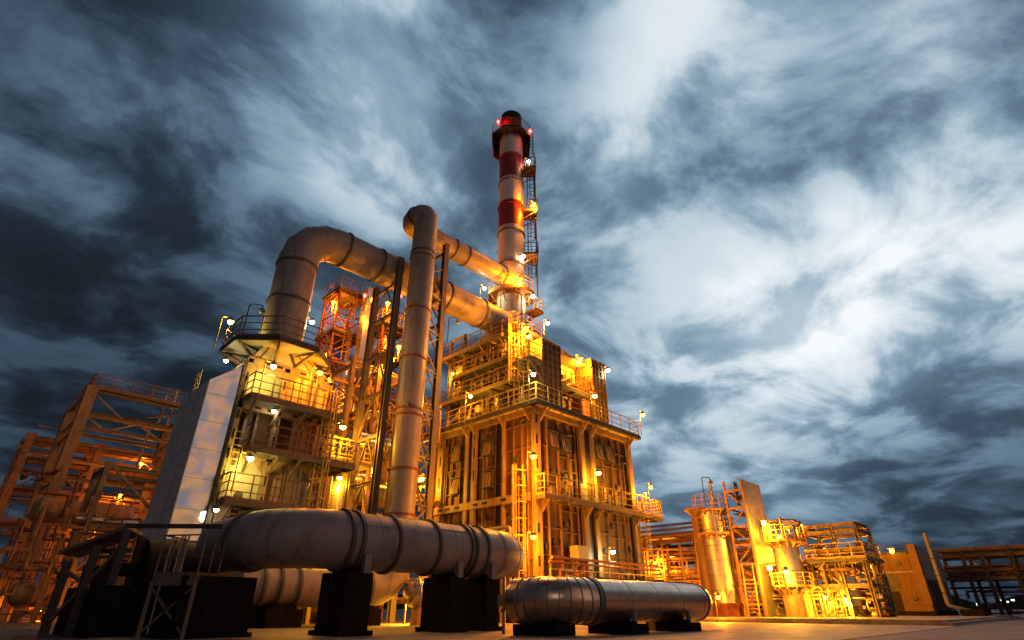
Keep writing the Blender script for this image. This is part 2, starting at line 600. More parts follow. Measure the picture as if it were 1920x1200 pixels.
# stiffening ribs, right face
mb = MB()
for x in (24.15, 25.15, 26.05, 26.75, 28.75, 29.65, 30.65, 31.5):
    mb.box(x - .03, WY - .15, .6, x + .03, WY, 11.1)
for (xa, xb), zs in (((23.5, 25.15), (1.6, 3.2, 4.6, 7.6, 9.1)), ((25.15, 27.0), (1.9, 3.1, 4.45, 5.6, 7.9, 8.7, 10.2)),
                     ((28.45, 29.65), (1.4, 2.9, 4.7, 7.2, 8.6, 10.0)), ((29.65, 32.3), (2.1, 3.4, 4.5, 5.5, 7.5, 8.9, 9.9))):
    for z in zs:
        mb.box(xa + .03, WY - .11, z - .03, xb - .03, WY, z + .03)
# small panel frames on the narrow strip
for z in [1.2 + .75 * k for k in range(13)]:
    mb.box(26.78, WY - .09, z, 27.0, WY - .01, z + .05)
    mb.box(28.45, WY - .09, z + .2, 28.7, WY - .01, z + .25)
# left face
for y in (21.75, 22.4, 23.9, 24.75, 27.15, 27.95, 28.5):
    mb.box(WX - .15, y - .03, .6, WX, y + .03, 11.1)
for (ya, yb), zs in (((21.0, 23.1), (1.7, 3.0, 4.5, 7.7, 9.0, 10.4)), ((23.15, 25.5), (1.5, 3.3, 4.9, 7.2, 8.3, 9.5, 10.5)),
                     ((26.5, 28.6), (2.0, 3.6, 5.0, 7.1, 8.6, 9.7))):
    for z in zs:
        mb.box(WX - .11, ya + .03, z - .03, WX, yb - .03, z + .03)
mb.build('stiffeners', 'brown', fur)
# columns standing proud of both faces
slots = MB()
for (x0, x1) in ((WX - .34, WX + .05), (27.05, 27.42), (28.08, 28.42), (32.3, 32.72)):
    MB().box(x0, WY - .36, 0, x1, WY - .16 if x0 > WX else WY + .02, 11.2).build('column', 'cream', fur)
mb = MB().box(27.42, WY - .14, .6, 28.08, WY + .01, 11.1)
mb.build('recess_shade', 'dark', fur)  # raised dark strip stands in for the shade between the columns
for (y0, y1) in ((23.02, 23.16), (25.5, 25.85), (26.2, 26.5), (28.75, 29.3)):
    MB().box(WX - .36, y0, 0, WX - .16, y1, 11.2).build('column', 'cream', fur)
for y0, y1 in ((23.02, 23.16), (25.5, 25.85), (26.2, 26.5), (28.75, 29.3)):
    mb = MB().box(WX - .16, (y0 + y1) / 2 - .03, 0, WX, (y0 + y1) / 2 + .03, 11.2)
    mb.build('column_web', 'casing', fur)
MB().box(WX - .12, 25.86, .6, WX + .01, 26.19, 11.1).build('recess_shade', 'soot_shade', fur)  # near-black strip in place of the shade between this pair
for z in [1.0, 2.6, 4.2, 7.6, 9.0, 10.2]:
    slots.box(WX - .345, WY + .0, z, WX - .335, WY + .015, z + .1)
    slots.box(WX - .375, 25.58, z, WX - .355, 25.68, z + .65)
    slots.box(WX - .375, 28.92, z, WX - .355, 29.02, z + .65)
    slots.box(WX - .36, WY - .375, z, WX - .2, WY - .355, z + .5)
# slotted belt beam on the left face
MB().box(WX - .42, WY + .3, 5.95, WX - .17, 29.3, 6.38).build('belt_beam', 'cream', fur)
for y in (21.5, 22.7, 24.3, 25.1, 26.8, 27.7, 28.4):
    slots.box(WX - .435, y, 6.1, WX - .41, y + .42, 6.24)
slots.each('slot', 'soot_shade', fur)
MB().box(WX - .4, WY - .42, 10.85, fx1 + .2, WY - .17, 11.2).box(WX - .42, WY + .03, 10.85, WX - .17, fy1, 11.2).build('top_beam', 'cream', fur)
# brackets (gussets) carrying the galleries
mb = MB()
for x in (WX + .1, 27.2, 28.25, 32.4):
    for z in (11.1, 6.02):
        mb.add([(x - .05, WY - .3, z), (x + .05, WY - .3, z), (x + .05, WY - .95, z), (x - .05, WY - .95, z), (x - .05, WY - .3, z - .75), (x + .05, WY - .3, z - .75)],
               [(0, 1, 2, 3), (0, 3, 4), (1, 5, 2), (3, 2, 5, 4), (0, 4, 5, 1)])
for y in (WY + .2, 23.1, 25.6, 26.4, 28.9):
    z = 11.1
    mb.add([(WX - .3, y - .05, z), (WX - .3, y + .05, z), (WX - .85, y + .05, z), (WX - .85, y - .05, z), (WX - .3, y - .05, z - .7), (WX - .3, y + .05, z - .7)],
           [(0, 1, 2, 3), (0, 3, 4), (1, 5, 2), (3, 2, 5, 4), (0, 4, 5, 1)])
mb.each('gusset', 'cream', fur)


def hatch(face, a, z, w=.78, h=.95):
    """explosion flap: dark deep frame with a slightly tilted pale plate"""
    f = MB()
    if face == 'R':
        f.box(a - w / 2 - .08, WY - .24, z - .06, a - w / 2, WY, z + h + .06).box(a + w / 2, WY - .24, z - .06, a + w / 2 + .08, WY, z + h + .06)
        f.box(a - w / 2, WY - .24, z + h, a + w / 2, WY, z + h + .07).box(a - w / 2, WY - .2, z - .07, a + w / 2, WY, z)
        fr_ = f.build('explosion_flap', 'dark', fur)
        p = MB().hexa([(a - w / 2 + .05, WY - .34, z), (a + w / 2 - .05, WY - .34, z), (a + w / 2 - .05, WY - .30, z), (a - w / 2 + .05, WY - .30, z),
                       (a - w / 2 + .05, WY - .16, z + h - .04), (a + w / 2 - .05, WY - .16, z + h - .04), (a + w / 2 - .05, WY - .12, z + h - .04), (a - w / 2 + .05, WY - .12, z + h - .04)])
        for k in range(1, 4):
            xx = a - w / 2 + w * k / 4
            p.hexa([(xx - .02, WY - .37, z + .05), (xx + .02, WY - .37, z + .05), (xx + .02, WY - .33, z + .05), (xx - .02, WY - .33, z + .05),
                    (xx - .02, WY - .2, z + h - .1), (xx + .02, WY - .2, z + h - .1), (xx + .02, WY - .16, z + h - .1), (xx - .02, WY - .16, z + h - .1)])
    else:
        f.box(WX - .24, a - w / 2 - .08, z - .06, WX, a - w / 2, z + h + .06).box(WX - .24, a + w / 2, z - .06, WX, a + w / 2 + .08, z + h + .06)
        f.box(WX - .24, a - w / 2, z + h, WX, a + w / 2, z + h + .07).box(WX - .2, a - w / 2, z - .07, WX, a + w / 2, z)
        fr_ = f.build('explosion_flap', 'dark', fur)
        p = MB().hexa([(WX - .34, a - w / 2 + .05, z), (WX - .30, a - w / 2 + .05, z), (WX - .30, a + w / 2 - .05, z), (WX - .34, a + w / 2 - .05, z),
                       (WX - .16, a - w / 2 + .05, z + h - .04), (WX - .12, a - w / 2 + .05, z + h - .04), (WX - .12, a + w / 2 - .05, z + h - .04), (WX - .16, a + w / 2 - .05, z + h - .04)])
        for k in range(1, 4):
            yy = a - w / 2 + w * k / 4
            p.hexa([(WX - .37, yy - .02, z + .05), (WX - .33, yy - .02, z + .05), (WX - .33, yy + .02, z + .05), (WX - .37, yy + .02, z + .05),
                    (WX - .2, yy - .02, z + h - .1), (WX - .16, yy - .02, z + h - .1), (WX - .16, yy + .02, z + h - .1), (WX - .2, yy + .02, z + h - .1)])
    q = p.build('flap_plate', 'cream', fr_)


for a, z in ((24.62, 9.1), (25.75, 9.05), (29.2, 9.2), (30.35, 9.2)):
    hatch('R', a, z)
for a, z in ((24.55, 9.05), (24.5, 7.1), (27.55, 9.15), (27.5, 7.1)):
    hatch('L', a, z)
# louvre near the foot of the right face
mb = MB().box(24.9, WY - .12, 1.5, 26.0, WY, 2.6)
lv = mb.build('louvre', 'orange', fur)
mb = MB()
for k in range(6):
    mb.box(24.95, WY - .2, 1.6 + k * .16, 25.95, WY - .12, 1.65 + k * .16)
mb.build('blade', 'dark', lv)
for k, (x, z) in enumerate(((23.8, 3.6), (24.6, 3.9), (25.6, 4.9), (26.4, 2.9), (29.2, 3.7), (30.2, 5.2), (31.0, 2.5), (31.9, 4.0), (24.6, 7.7), (25.7, 7.6), (29.3, 7.9), (31.2, 7.7))):
    q = MB().lathe((x, WY, z), (0, -1, 0), [(.15, 0), (.15, .1), (.17, .1), (.17, .14), (.04, .15)], 14).build('peep_port', 'dark', fur)
    MB().box(x - .26, WY - .05, z - .26, x + .26, WY - .002, z - .2).build('port_sill', 'brown', q)
for k, (y, z) in enumerate(((21.9, 3.6), (22.7, 5.2), (24.2, 4.1), (25.1, 3.0), (27.3, 4.4), (28.2, 3.2), (22.2, 8.4), (28.2, 8.4))):
    MB().lathe((WX, y, z), (-1, 0, 0), [(.15, 0), (.15, .1), (.17, .1), (.17, .14), (.04, .15)], 14).build('peep_port', 'dark', fur)
for x, z0, z1 in ((24.0, 1.4, 10.8), (26.95, 1.4, 10.9), (28.62, 6.2, 10.9), (31.8, 1.4, 9.4)):
    MB().tube(bend([(x, WY - .2, z0), (x, WY - .2, z1), (x + .5, WY - .2, z1)], .15), .045, 8).build('conduit', 'steel', fur)
for y, z0, z1 in ((21.2, .4, 10.6), (24.9, .4, 9.0), (26.55, .4, 10.8), (28.6, 2, 10.4)):
    MB().tube(bend([(WX - .2, y, z0), (WX - .2, y, z1), (WX - .2, y + .5, z1)], .15), .045, 8).build('conduit', 'steel', fur)
for k in range(7):
    x = 23.9 + k * 1.35
    MB().box(x, WY - .5, 6.12, x + .35, WY - .38, 6.75 + .25 * (k % 3)).build('junction_box', 'grey', fur)
for k, (x, z) in enumerate(((25.3, 6.5), (29.0, 6.5), (31.1, 6.5))):
    MB().tube(bend([(x, WY - .02, z), (x, WY - .55, z), (x, WY - .55, z + .8), (x + .8, WY - .55, z + .8)], .12), .07, 8).build('burner_pipe', 'cream', fur)
solo_box = MB().box(25.6, 19.9, 3.0, 26.5, 20.5, 3.75)
solo_box.build('vent_box', 'pale', fur)
MB().tube([(25.75, 20.2, 1.35), (25.75, 20.2, 3.0)], .06, 8).build('vent_box_leg', 'rusty', fur)
MB().tube([(26.35, 20.2, 1.35), (26.35, 20.2, 3.0)], .06, 8).build('vent_box_leg', 'rusty', fur)
for k in range(10):
    x = 23.6 + k * .95
    MB().tube(bend([(x, 19.9, 1.35), (x, 19.9, 2.0 + .18 * (k % 4)), (x + .5, 19.9, 2.0 + .18 * (k % 4)), (x + .5, WY - .1, 2.0 + .18 * (k % 4))], .12), .05, 7).build('fuel_pipe', ('rusty', 'cream', 'orange')[k % 3], fur)
# pipes turning up beside the left face
for k, (y0, z) in enumerate(((29.5, 4.6), (28.5, 4.0), (27.8, 3.6))):
    MB().tube(bend([(WX - .9 - .12 * k, y0, z), (WX - .9 - .12 * k, 21.9 + .35 * k, z), (WX - .9 - .12 * k, 21.9 + .35 * k, 1.4)], .2), .09 - .01 * k, 10).build('header_pipe', 'pipe', fur)
# lower gallery on the right face, with a cage bay at its far end
gal = slab(MB(), 22.75, 19.75, 33.5, WY - .36, 6.1, .22).build('lower_gallery', 'grate', fur)
MB().box(22.7, 19.70, 5.92, 33.5, 19.75, 6.14).build('edge_channel', 'cream', gal)
railing(MB(), [(22.8, 20.4, 6.1), (22.8, 19.8, 6.1), (33.45, 19.8, 6.1), (33.45, 20.4, 6.1)], step=1.05).build('railing', 'rail', gal)
slab(MB(), 33.5, 19.6, 34.6, 20.9, 6.0, .2).build('end_bay', 'grate', fur)
railing(MB(), [(33.5, 19.65, 6.0), (34.55, 19.65, 6.0), (34.55, 20.85, 6.0), (33.5, 20.85, 6.0)], step=.4, mids=4, r=.035).build('end_bay_railing', 'rail', fur)
# upper gallery round both faces
mb = slab(MB(), 22.46, 19.94, 33.4, WY - .36, 11.4, .22)
slab(mb, 22.46, WY - .36, WX - .2, 30.4, 11.4, .22)
gal = mb.build('upper_gallery', 'grate', fur)
MB().box(22.42, 19.89, 11.2, 33.4, 19.94, 11.44).box(22.41, 19.94, 11.2, 22.46, 30.4, 11.44).build('edge_channel', 'dark', gal)
mb = MB()
for i in range(9):
    x = 22.7 + i * 1.2
    mb.box(x, 20.05, 11.17, x + 1.05, WY - .42, 11.21)
for i in range(8):
    y = 20.6 + i * 1.2
    mb.box(22.55, y, 11.17, WX - .4, y + 1.05, 11.21)
mb.build('soffit_plate', 'pale', gal)
railing(MB(), [(22.5, 30.3, 11.4), (22.5, 20.0, 11.4), (33.35, 20.0, 11.4), (33.35, 20.7, 11.4)], step=1.1).build('railing', 'rail', gal)
# ladders
ladder(MB(), (WX - .55, 21.35, 0.2), 7.3, (-1, 0, 0)).build('ladder', 'rail', fur)
ladder(MB(), (32.95, WY - .5, 0.2), 7.0, (1, 0, 0)).build('ladder', 'rail', fur)
ladder(MB(), (WX + .1, 21.5, 11.4), 16.6, (-1, 0, 0)).build('ladder', 'rail', fur)
# low walkway along the right face with handrails
gal = slab(MB(), 22.9, 19.6, 33.0, WY - .37, 1.35, .2).build('low_walkway', 'grate', fur)
railing(MB(), [(22.9, 19.65, 1.35), (33.0, 19.65, 1.35)], step=1.2).build('railing', 'rail', gal)
mb = MB()
for i in range(5):
    mb.beam((23.2 + i * 2.4, 19.7, 0), (23.2 + i * 2.4, 19.7, 1.25), .1)
mb.build('post', 'cream', gal)
for k, z in enumerate((2.75, 2.95)):
    MB().tube([(22.6, 19.45 - .18 * k, z), (33.2, 19.45 - .18 * k, z)], .055 + .015 * k, 8).build('service_pipe', 'rusty', fur)
MB().box(32.0, WY - 1.0, 0, 32.9, WY - .36, 2.4).build('cabinet', 'casing', fur)

# ---- upper convection section
cv = MB().box(24.9, 22.7, 11.2, 31.0, 30.6, 17.3)
con = cv.build('convection_box', 'casing', fur)
mb = MB()
for k in range(8):
    y = 22.9 + k * 1.05
    mb.box(24.74, y, 11.2, 24.9, y + .1, 17.3)
for z in (12.4, 13.2, 15.0, 16.4, 17.2):
    mb.box(24.78, 22.7, z, 24.9, 30.6, z + .12)
for k in range(6):
    x = 25.1 + k * 1.1
    mb.box(x, 22.55, 11.2, x + .1, 22.7, 17.3)
mb.build('rib', 'casing', con)
for z, y0, y1 in ((13.95, 22.7, 30.6), (15.75, 23.0, 29.2), (17.6, 24.2, 30.8)):
    g = slab(MB(), 23.75, y0, 24.88, y1, z, .2).build('gallery', 'grate', fur)
    railing(MB(), [(23.8, y1, z), (23.8, y0, z), (24.8, y0, z)], step=1.1).build('railing', 'brail', g)
    mb = MB()
    for k in range(4):
        y = y0 + .4 + (y1 - y0 - .8) * k / 3
        mb.beam((24.85, y, z - 1.0), (23.85, y, z - .15), .08)
    mb.each('brace', 'steel', g)
# pale lit louvre panels on the left face
for y0, y1 in ((26.3, 26.9), (27.7, 28.9), (29.3, 30.2)):
    mb = MB().box(24.66, y0, 14.1, 24.72, y1, 15.3)
    q = mb.build('vent_panel', 'pale', fur)
    mb = MB()
    for k in range(5):
        mb.box(24.60, y0 + .04, 14.25 + k * .22, 24.66, y1 - .04, 14.29 + k * .22)
    for k in range(4):
        y = y0 + (y1 - y0) * k / 3
        mb.box(24.58, y - .025, 14.1, 24.66, y + .025, 15.3)
    mb.build('louvre_bar', 'brail', q)
# slanting struts against the left face
for y0, y1 in ((23.8, 25.2), (26.6, 28.0), (29.4, 27.9)):
    MB().ibeam((23.0, y0, 11.45), (24.7, y1, 13.9), .16).build('strut', 'cream', fur)
# nozzle drums under the galleries
for y in (25.0, 27.0, 29.0):
    MB().tube([(24.9, y, 12.9), (24.2, y, 12.9)], .28, 14).build('nozzle', 'pale', fur)


# grid-clad burner housings at the front
def housing(x0, x1, y0, y1, z0, z1):
    h = MB().box(x0, y0, z0, x1, y1, z1).build('grid_housing', 'casing', fur)
    m_ = MB()
    n = 4
    for k in range(n + 1):
        x = x0 + (x1 - x0) * k / n
        m_.box(x - .025, y0 - .06, z0, x + .025, y0, z1)
    z = z0 + .35
    while z < z1 - .1:
        m_.box(x0 - .06, y0 - .05, z - .02, x1 + .05, y0 - .001, z + .02)
        m_.box(x0 - .05, y0, z - .02, x0 - .001, y1, z + .02)
        z += .5
    for k in range(4):
        y = y0 + (y1 - y0) * k / 3
        m_.box(x0 - .06, y - .025, z0, x0, y + .025, z1)
    m_.box(x0 - .08, y0 - .08, z1, x1 + .08, y1 + .05, z1 + .07)
    m_.build('grid', 'brail', h)


housing(24.25, 26.05, 20.95, 22.3, 11.42, 16.2)
housing(29.55, 31.1, 20.95, 22.3, 11.42, 16.45)
# lit bay between the housings
mb = MB().box(26.1, 22.45, 11.4, 29.5, 22.68, 16.6)
mb.build('bay_wall', 'pale', fur)
mb = MB().box(26.1, 21.3, 16.0, 29.5, 22.45, 16.1)
mb.build('bay_canopy', 'pale', fur)
g = slab(MB(), 26.1, 21.1, 29.5, 22.4, 13.7, .2).build('bay_platform', 'grate', fur)
railing(MB(), [(26.15, 21.15, 13.7), (29.45, 21.15, 13.7)], step=.7).build('railing', 'rail', g)
mb = MB()
for i, x in enumerate((26.6, 27.3, 28.0, 28.7)):
    mb.tube(bend([(x, 22.4, 12.2), (x, 21.9, 12.2), (x, 21.9, 13.3), (x + .5, 21.9, 13.3)], .2), .09, 8)
    mb.tube([(x, 22.4, 14.8 - .1 * i), (x, 21.6, 14.8 - .1 * i)], .17, 10)
mb.each('burner_pipe', 'orange', fur)
MB().box(28.3, 21.0, 11.42, 29.1, 22.3, 13.2).build('cabinet', 'rusty', fur)
ladder(MB(), (26.4, 21.6, 11.4), 14.6, (0, -1, 0), cage_from=None).build('ladder', 'orange', fur)
for i in range(3):
    MB().box(29.45, 20.8, 11.9 + i * 1.1, 29.53, 20.94, 12.2 + i * 1.1).build('bracket', 'cream', fur)
# cage ladder and small landings climbing beside the first housing
g = slab(MB(), 23.0, 20.9, 24.15, 22.3, 14.6, .2).build('landing', 'grate', fur)
railing(MB(), [(24.1, 20.95, 14.6), (23.05, 20.95, 14.6), (23.05, 22.25, 14.6)], step=.6).build('railing', 'rail', g)
MB().beam((24.2, 21.0, 13.5), (23.1, 21.0, 14.45), .1).beam((24.2, 22.2, 13.5), (23.1, 22.2, 14.45), .1).build('landing_brace', 'steel', fur)
ladder(MB(), (24.0, 23.0, 11.4), 18.4, (-1, 0, 0)).build('ladder', 'rail', fur)
# pipes, trays and small boxes scattered over the galleries
mb = MB()
rnd = random.Random(3)
for k in range(64):
    y = rnd.uniform(22.9, 30.2)
    z = rnd.choice((11.8, 12.8, 14.3, 15.0, 16.0, 16.6))
    h = rnd.uniform(.5, 1.3)
    mb.tube(bend([(24.85, y, z), (24.45, y, z), (24.45, y, z + h), (24.45, y + rnd.uniform(-.8, .8), z + h)], .12, 3), rnd.choice((.04, .06, .09)), 6)
mb.each('small_pipe', 'steel', fur)
mb = MB()
for k in range(20):
    y = rnd.uniform(23, 30)
    z = rnd.choice((13.97, 15.77))
    mb.box(24.3, y, z, 24.62, y + rnd.uniform(.2, .5), z + rnd.uniform(.4, 1.0))
mb.each('junction_box', 'grey', fur)
# roof deck rail and transition hood up to the chimney
CX, CY = 27.05, 26.5
MB().frustum((25.0, 22.9, 30.6, 30.4, 17.3), (CX - 1.12, CY - 1.12, CX + 1.12, CY + 1.12, 20.2)).build('hood', 'grey', fur)
g = slab(MB(), 24.0, 22.4, 26.0, 23.6, 17.5, .2).build('roof_deck', 'grate', fur)
railing(MB(), [(24.0, 23.6, 17.5), (24.0, 22.45, 17.5), (26.0, 22.45, 17.5), (26.0, 23.6, 17.5)], step=1.1).build('railing', 'brail', g)
mb = MB()
for y in (28.6, 30.2):
    mb.ibeam((24.2, y, 11.4), (24.2, y, 19.2), .2)
mb.beam((24.2, 28.6, 19.1), (24.2, 30.2, 19.1), .15)
mb.build('end_frame', 'steel', fur)

# ================================================================ CHIMNEY
chim = thing('chimney', 'tall chimney banded red and white with a railed crown platform above the furnace', 'chimney', (CX, CY, 20.2))


def cyl(name, m, r0, r1, z0, z1, n=40, label=None):
    return MB().lathe((CX, CY, 0), (0, 0, 1), [(r0, z0), (r1, z1)], n).build(name, m, chim, label=label)


rad = lambda z: 1.16 - (z - 20) * .0042
for z0, z1, m in ((20.2, 29.4, 'white'), (29.4, 32.1, 'red'), (32.1, 34.85, 'white'), (34.85, 37.55, 'red'), (37.55, 40.2, 'white'), (40.2, 42.1, 'red')):
    cyl('shell_band', m, rad(z0), rad(z1), z0, z1)
MB().lathe((CX, CY, 0), (0, 0, 1), [(1.03, 42.1), (1.0, 43.1), (.86, 43.22), (.84, 42.3)], 40).build('crown', 'soot_shade', chim)
for z in (22.6, 25.6, 28.9, 31.75, 34.45, 37.5):
    MB().band((CX, CY, z), (0, 0, 1), rad(z), .14, .09).build('flange', 'orange' if z < 26 else ('red' if z in (31.75, 37.5) else 'seam'), chim)
for k in range(8):
    a = 2 * math.pi * k / 8
    MB().box(CX + math.cos(a) * 1.12 - .03, CY + math.sin(a) * 1.12 - .03, 20.2, CX + math.cos(a) * 1.22 + .03, CY + math.sin(a) * 1.22 + .03, 22.6).build('stiffener', 'brail', chim)


def octo(parent_, cx, cy, z, ri, ro, n=8, phase=math.pi / 8, name='platform', m='grate', rail='rail', rh=1.1, drop=.55, mids=2, edge=.24, toe=True, rr=.024):
    mb_ = MB().lathe((cx, cy, 0), (0, 0, 1), [(ri, z - .06), (ro, z - .06), (ro, z), (ri, z)], n, phase, caps=False)
    mb_.add([], [])
    p = [Vector((cx + math.cos(2 * math.pi * k / n + phase) * ro, cy + math.sin(2 * math.pi * k / n + phase) * ro, z)) for k in range(n + 1)]
    q = [Vector((cx + math.cos(2 * math.pi * k / n + phase) * ri, cy + math.sin(2 * math.pi * k / n + phase) * ri, z)) for k in range(n + 1)]
    for k in range(n):
        mb_.beam(p[k] - Vector((0, 0, edge / 2 - .02)), p[k + 1] - Vector((0, 0, edge / 2 - .02)), .06, edge)
        mb_.beam(q[k] + Vector((0, 0, -.14)), p[k] + Vector((0, 0, -.14)), .08, .16)
        mb_.beam(q[k] + Vector((0, 0, -drop)), p[k].lerp(q[k], .25) + Vector((0, 0, -.2)), .07)
    pl = mb_.build(name, m, parent_)
    ins = [v.lerp(Vector((cx, cy, z)), .02) for v in p]
    railing(MB(), ins, step=1.0, h=rh, mids=mids, toe=toe, r=rr).build('railing', rail, pl)
    return pl


# octo()'s polygon follows lathe's angle convention (first axis = +x direction of the ring frame)
octo(chim, CX, CY, 22.9, 1.15, 1.95, drop=1.0, rail='rail', m='orange')
octo(chim, CX, CY, 40.2, 1.05, 1.95, drop=.6, rail='dark', m='dark', rh=1.15)
# wind-shield plates hung under the crown platform
for k in (1, 2, 6, 7):
    a0, a1 = math.pi / 8 + math.pi / 4 * k, math.pi / 8 + math.pi / 4 * (k + 1)
    P = lambda a, r, z: (CX + math.cos(a) * r, CY + math.sin(a) * r, z)
    if True:
        MB().hexa([P(a0, 1.86, 38.75), P(a1, 1.86, 38.75), P(a1, 1.82, 38.75), P(a0, 1.82, 38.75), P(a0, 1.92, 40.1), P(a1, 1.92, 40.1), P(a1, 1.88, 40.1), P(a0, 1.88, 40.1)]).build(
            'wind_plate', 'red' if k in (1, 2) else 'dark', chim)
# ladder with rest platforms up the right side
LD = Vector((.698, -.716, 0))
lx, ly = CX + LD.x * 1.45, CY + LD.y * 1.45
for z0, z1 in ((22.9, 26.6), (26.6, 31.2), (31.2, 36.2), (36.2, 40.2)):
    ladder(MB(), (lx, ly, z0), z1 + .2, LD, cage_from=2.0, hoop=.36).build('ladder', 'dark', chim)
for i, z in enumerate((26.6, 31.2, 36.2)):
    c = Vector((CX, CY, z)) + LD * 1.75
    s = Vector((LD.y, -LD.x, 0))
    pts = [c + LD * a + s * b for a, b in ((-.65, -.7), (.5, -.7), (.5, .7), (-.65, .7))]
    mb = MB()
    mb.hexa([p - Vector((0, 0, .07)) for p in pts] + pts)
    mb.beam(pts[1] - Vector((0, 0, .1)), c - LD * .75 + s * -.5 - Vector((0, 0, .9)), .07)
    mb.beam(pts[2] - Vector((0, 0, .1)), c - LD * .75 + s * .5 - Vector((0, 0, .9)), .07)
    g = mb.build('rest_platform', 'orange', chim)
    railing(MB(), [pts[0], pts[1], pts[2], pts[3]], step=.5).build('railing', 'dark', g)
for o in (.5, -.5):
    s = Vector((LD.y, -LD.x, 0)) * o
    p = Vector((CX, CY, 0)) + LD * 2.15 + s
    MB().tube([(p.x, p.y, 22), (p.x, p.y, 38)], .035, 6).build('cable_conduit', 'dark', chim)
# small landings low on the right
g = slab(MB(), CX + .6, CY - 2.0, CX + 1.6, CY - 1.0, 21.3, .16).build('landing', 'orange', chim)
railing(MB(), [(CX + .65, CY - 1.95, 21.3), (CX + 1.55, CY - 1.95, 21.3), (CX + 1.55, CY - 1.05, 21.3)], step=.6).build('railing', 'rail', g)
MB().beam((CX + .8, CY - 1.9, 21.2), (CX + .8, CY - .8, 20.4), .1).beam((CX + 1.5, CY - 1.2, 21.2), (CX + .9, CY - .7, 20.4), .1).build('landing_brace', 'orange', chim)

# ================================================================ DUCTS
DZ, DR = 20.05, 1.06
LXC = 9.9                       # left riser
duct = thing('flue_duct', 'widest grey flue duct rising from the boiler block and bending over to the chimney', 'duct', (LXC, CY, 12.6))
path = bend([(LXC, CY, 11.9), (LXC, CY, DZ), (CX - .9, CY, DZ)], 2.1, 4)
MB().tube(path, DR, 36).build('shell', 'duct', duct)
duct_path = path
for z in (15.2, 17.55):
    MB().band((LXC, CY, z), (0, 0, 1), DR, .13, .07).build('flange', 'ring', duct)
for x in (12.4, 14.75, 16.0, 20.3, 23.6, 25.95):
    MB().band((x, CY, DZ), (1, 0, 0), DR, .13, .08).build('flange', 'ring', duct)

VX, VY, VR = 16.76, 24.34, .77
PZ = 1.5


def welds(parent_, pts, r, idx, m='duct'):
    """raised weld beads where a bend's segments meet"""
    for i in idx:
        d_ = (pts[i + 1] - pts[i - 1]).normalized()
        MB().band(pts[i], d_, r, .03, .012, 36).build('weld_seam', m, parent_)


TOPZ = 24.35
d2 = thing('flue_riser', 'slimmer grey flue riser with a hooked top, running over to the chimney', 'duct', (VX, VY, 0))
MB().tube(bend([(9.4, VY, PZ), (VX, VY, PZ), (VX, VY, 4)], 1.2, 5), VR, 32).build('ground_run', 'duct', d2)
MB().tube(bend([(VX, VY, 3.9), (VX, VY, TOPZ), (VX, CY, TOPZ), (CX - .9, CY, TOPZ)], .95, 4), VR, 32).build('riser', 'duct', d2)
for z in (4.55, 4.85, 7.1, 10.0, 10.35, 13.4, 16.6, 20.4, 20.8):
    MB().band((VX, VY, z), (0, 0, 1), VR, .10, .06).build('flange', 'ring' if z > 20 else 'rusty', d2)
for x in (18.2, 20.75, 22.0, 25.9):
    MB().band((x, CY, TOPZ), (1, 0, 0), VR, .11, .07).build('flange', 'ring', d2)
MB().band((VX, CY - 1.15, TOPZ), (0, 1, 0), VR, .12, .06).build('flange', 'ring', d2)
for x in (10.25, 10.95, 11.75, 15.2):
    MB().band((x, VY, PZ), (1, 0, 0), VR, .12, .07).build('flange', 'ring', d2)
MB().tube([(VX - .5, VY - .65, 10.4), (VX - .6, VY - .85, 10.4)], .1, 8).build('sample_port', 'ring', d2)

FY, FZ, FR = 16.0, 2.52, .82
d3 = thing('air_duct', 'large grey air duct lying across the foreground on dark concrete piers', 'duct', (11, FY, 0))
path = bend([(7.2, FY + 4.4, FZ), (7.2, FY, FZ), (16.95, FY, FZ), (16.95, FY + 4.6, FZ)], 1.75, 7)
MB().tube(path, FR, 44).build('shell', 'duct', d3)
welds(d3, path, FR, [i for i in range(2, len(path) - 2) if (path[i] - path[i + 1]).length < 1.0][::2])
welds(duct, duct_path, DR, range(1, len(duct_path) - 1))
for z in (13.6, 16.4):
    MB().band((LXC, CY, z), (0, 0, 1), DR, .03, .010, 36).build('weld_seam', 'duct', duct)
for x in (13.6, 17.4, 18.8, 21.9):
    MB().band((x, CY, DZ), (1, 0, 0), DR, .03, .010, 36).build('weld_seam', 'duct', duct)
for z in (5.9, 8.6, 11.8, 15.0, 18.5, 22.2):
    MB().band((VX, VY, z), (0, 0, 1), VR, .03, .010, 32).build('weld_seam', 'duct', d2)
for x in (9.95, 11.4, 12.9, 15.3):
    MB().band((x, FY, FZ), (1, 0, 0), FR, .03, .008, 44).build('weld_seam', 'duct', d3)
for x0, x1, a_ in ((8.9, 10.6, .5), (10.6, 12.2, -.2), (12.2, 13.7, .7), (14.4, 16.4, .1)):
    p_ = Vector((0, -math.cos(a_), math.sin(a_))) * (FR + .002)
    MB().beam(Vector((x0, FY, FZ)) + p_, Vector((x1, FY, FZ)) + p_, .025, .02).build('weld_seam', 'duct', d3)
for x in (8.95, 9.3, 10.6, 12.2, 13.62, 13.84, 14.4):
    for k in range(20):
        a_ = 2 * math.pi * k / 20
        q_ = Vector((x - .07, FY + math.cos(a_) * (FR + .04), FZ + math.sin(a_) * (FR + .04)))
        MB().tube([q_, q_ + Vector((.14, 0, 0))], .016, 6).build('flange_bolt', 'steel', d3) if k in (9, 10, 11, 12, 13, 8) else None
for x in (8.95, 9.3, 10.6, 12.2, 13.62, 13.84, 14.4):
    MB().band((x, FY, FZ), (1, 0, 0), FR, .11, .075, 44).build('flange', 'ring', d3)
MB().band((7.2, FY + 2.0, FZ), (0, 1, 0), FR, .12, .08, 44).build('flange', 'ring', d3)
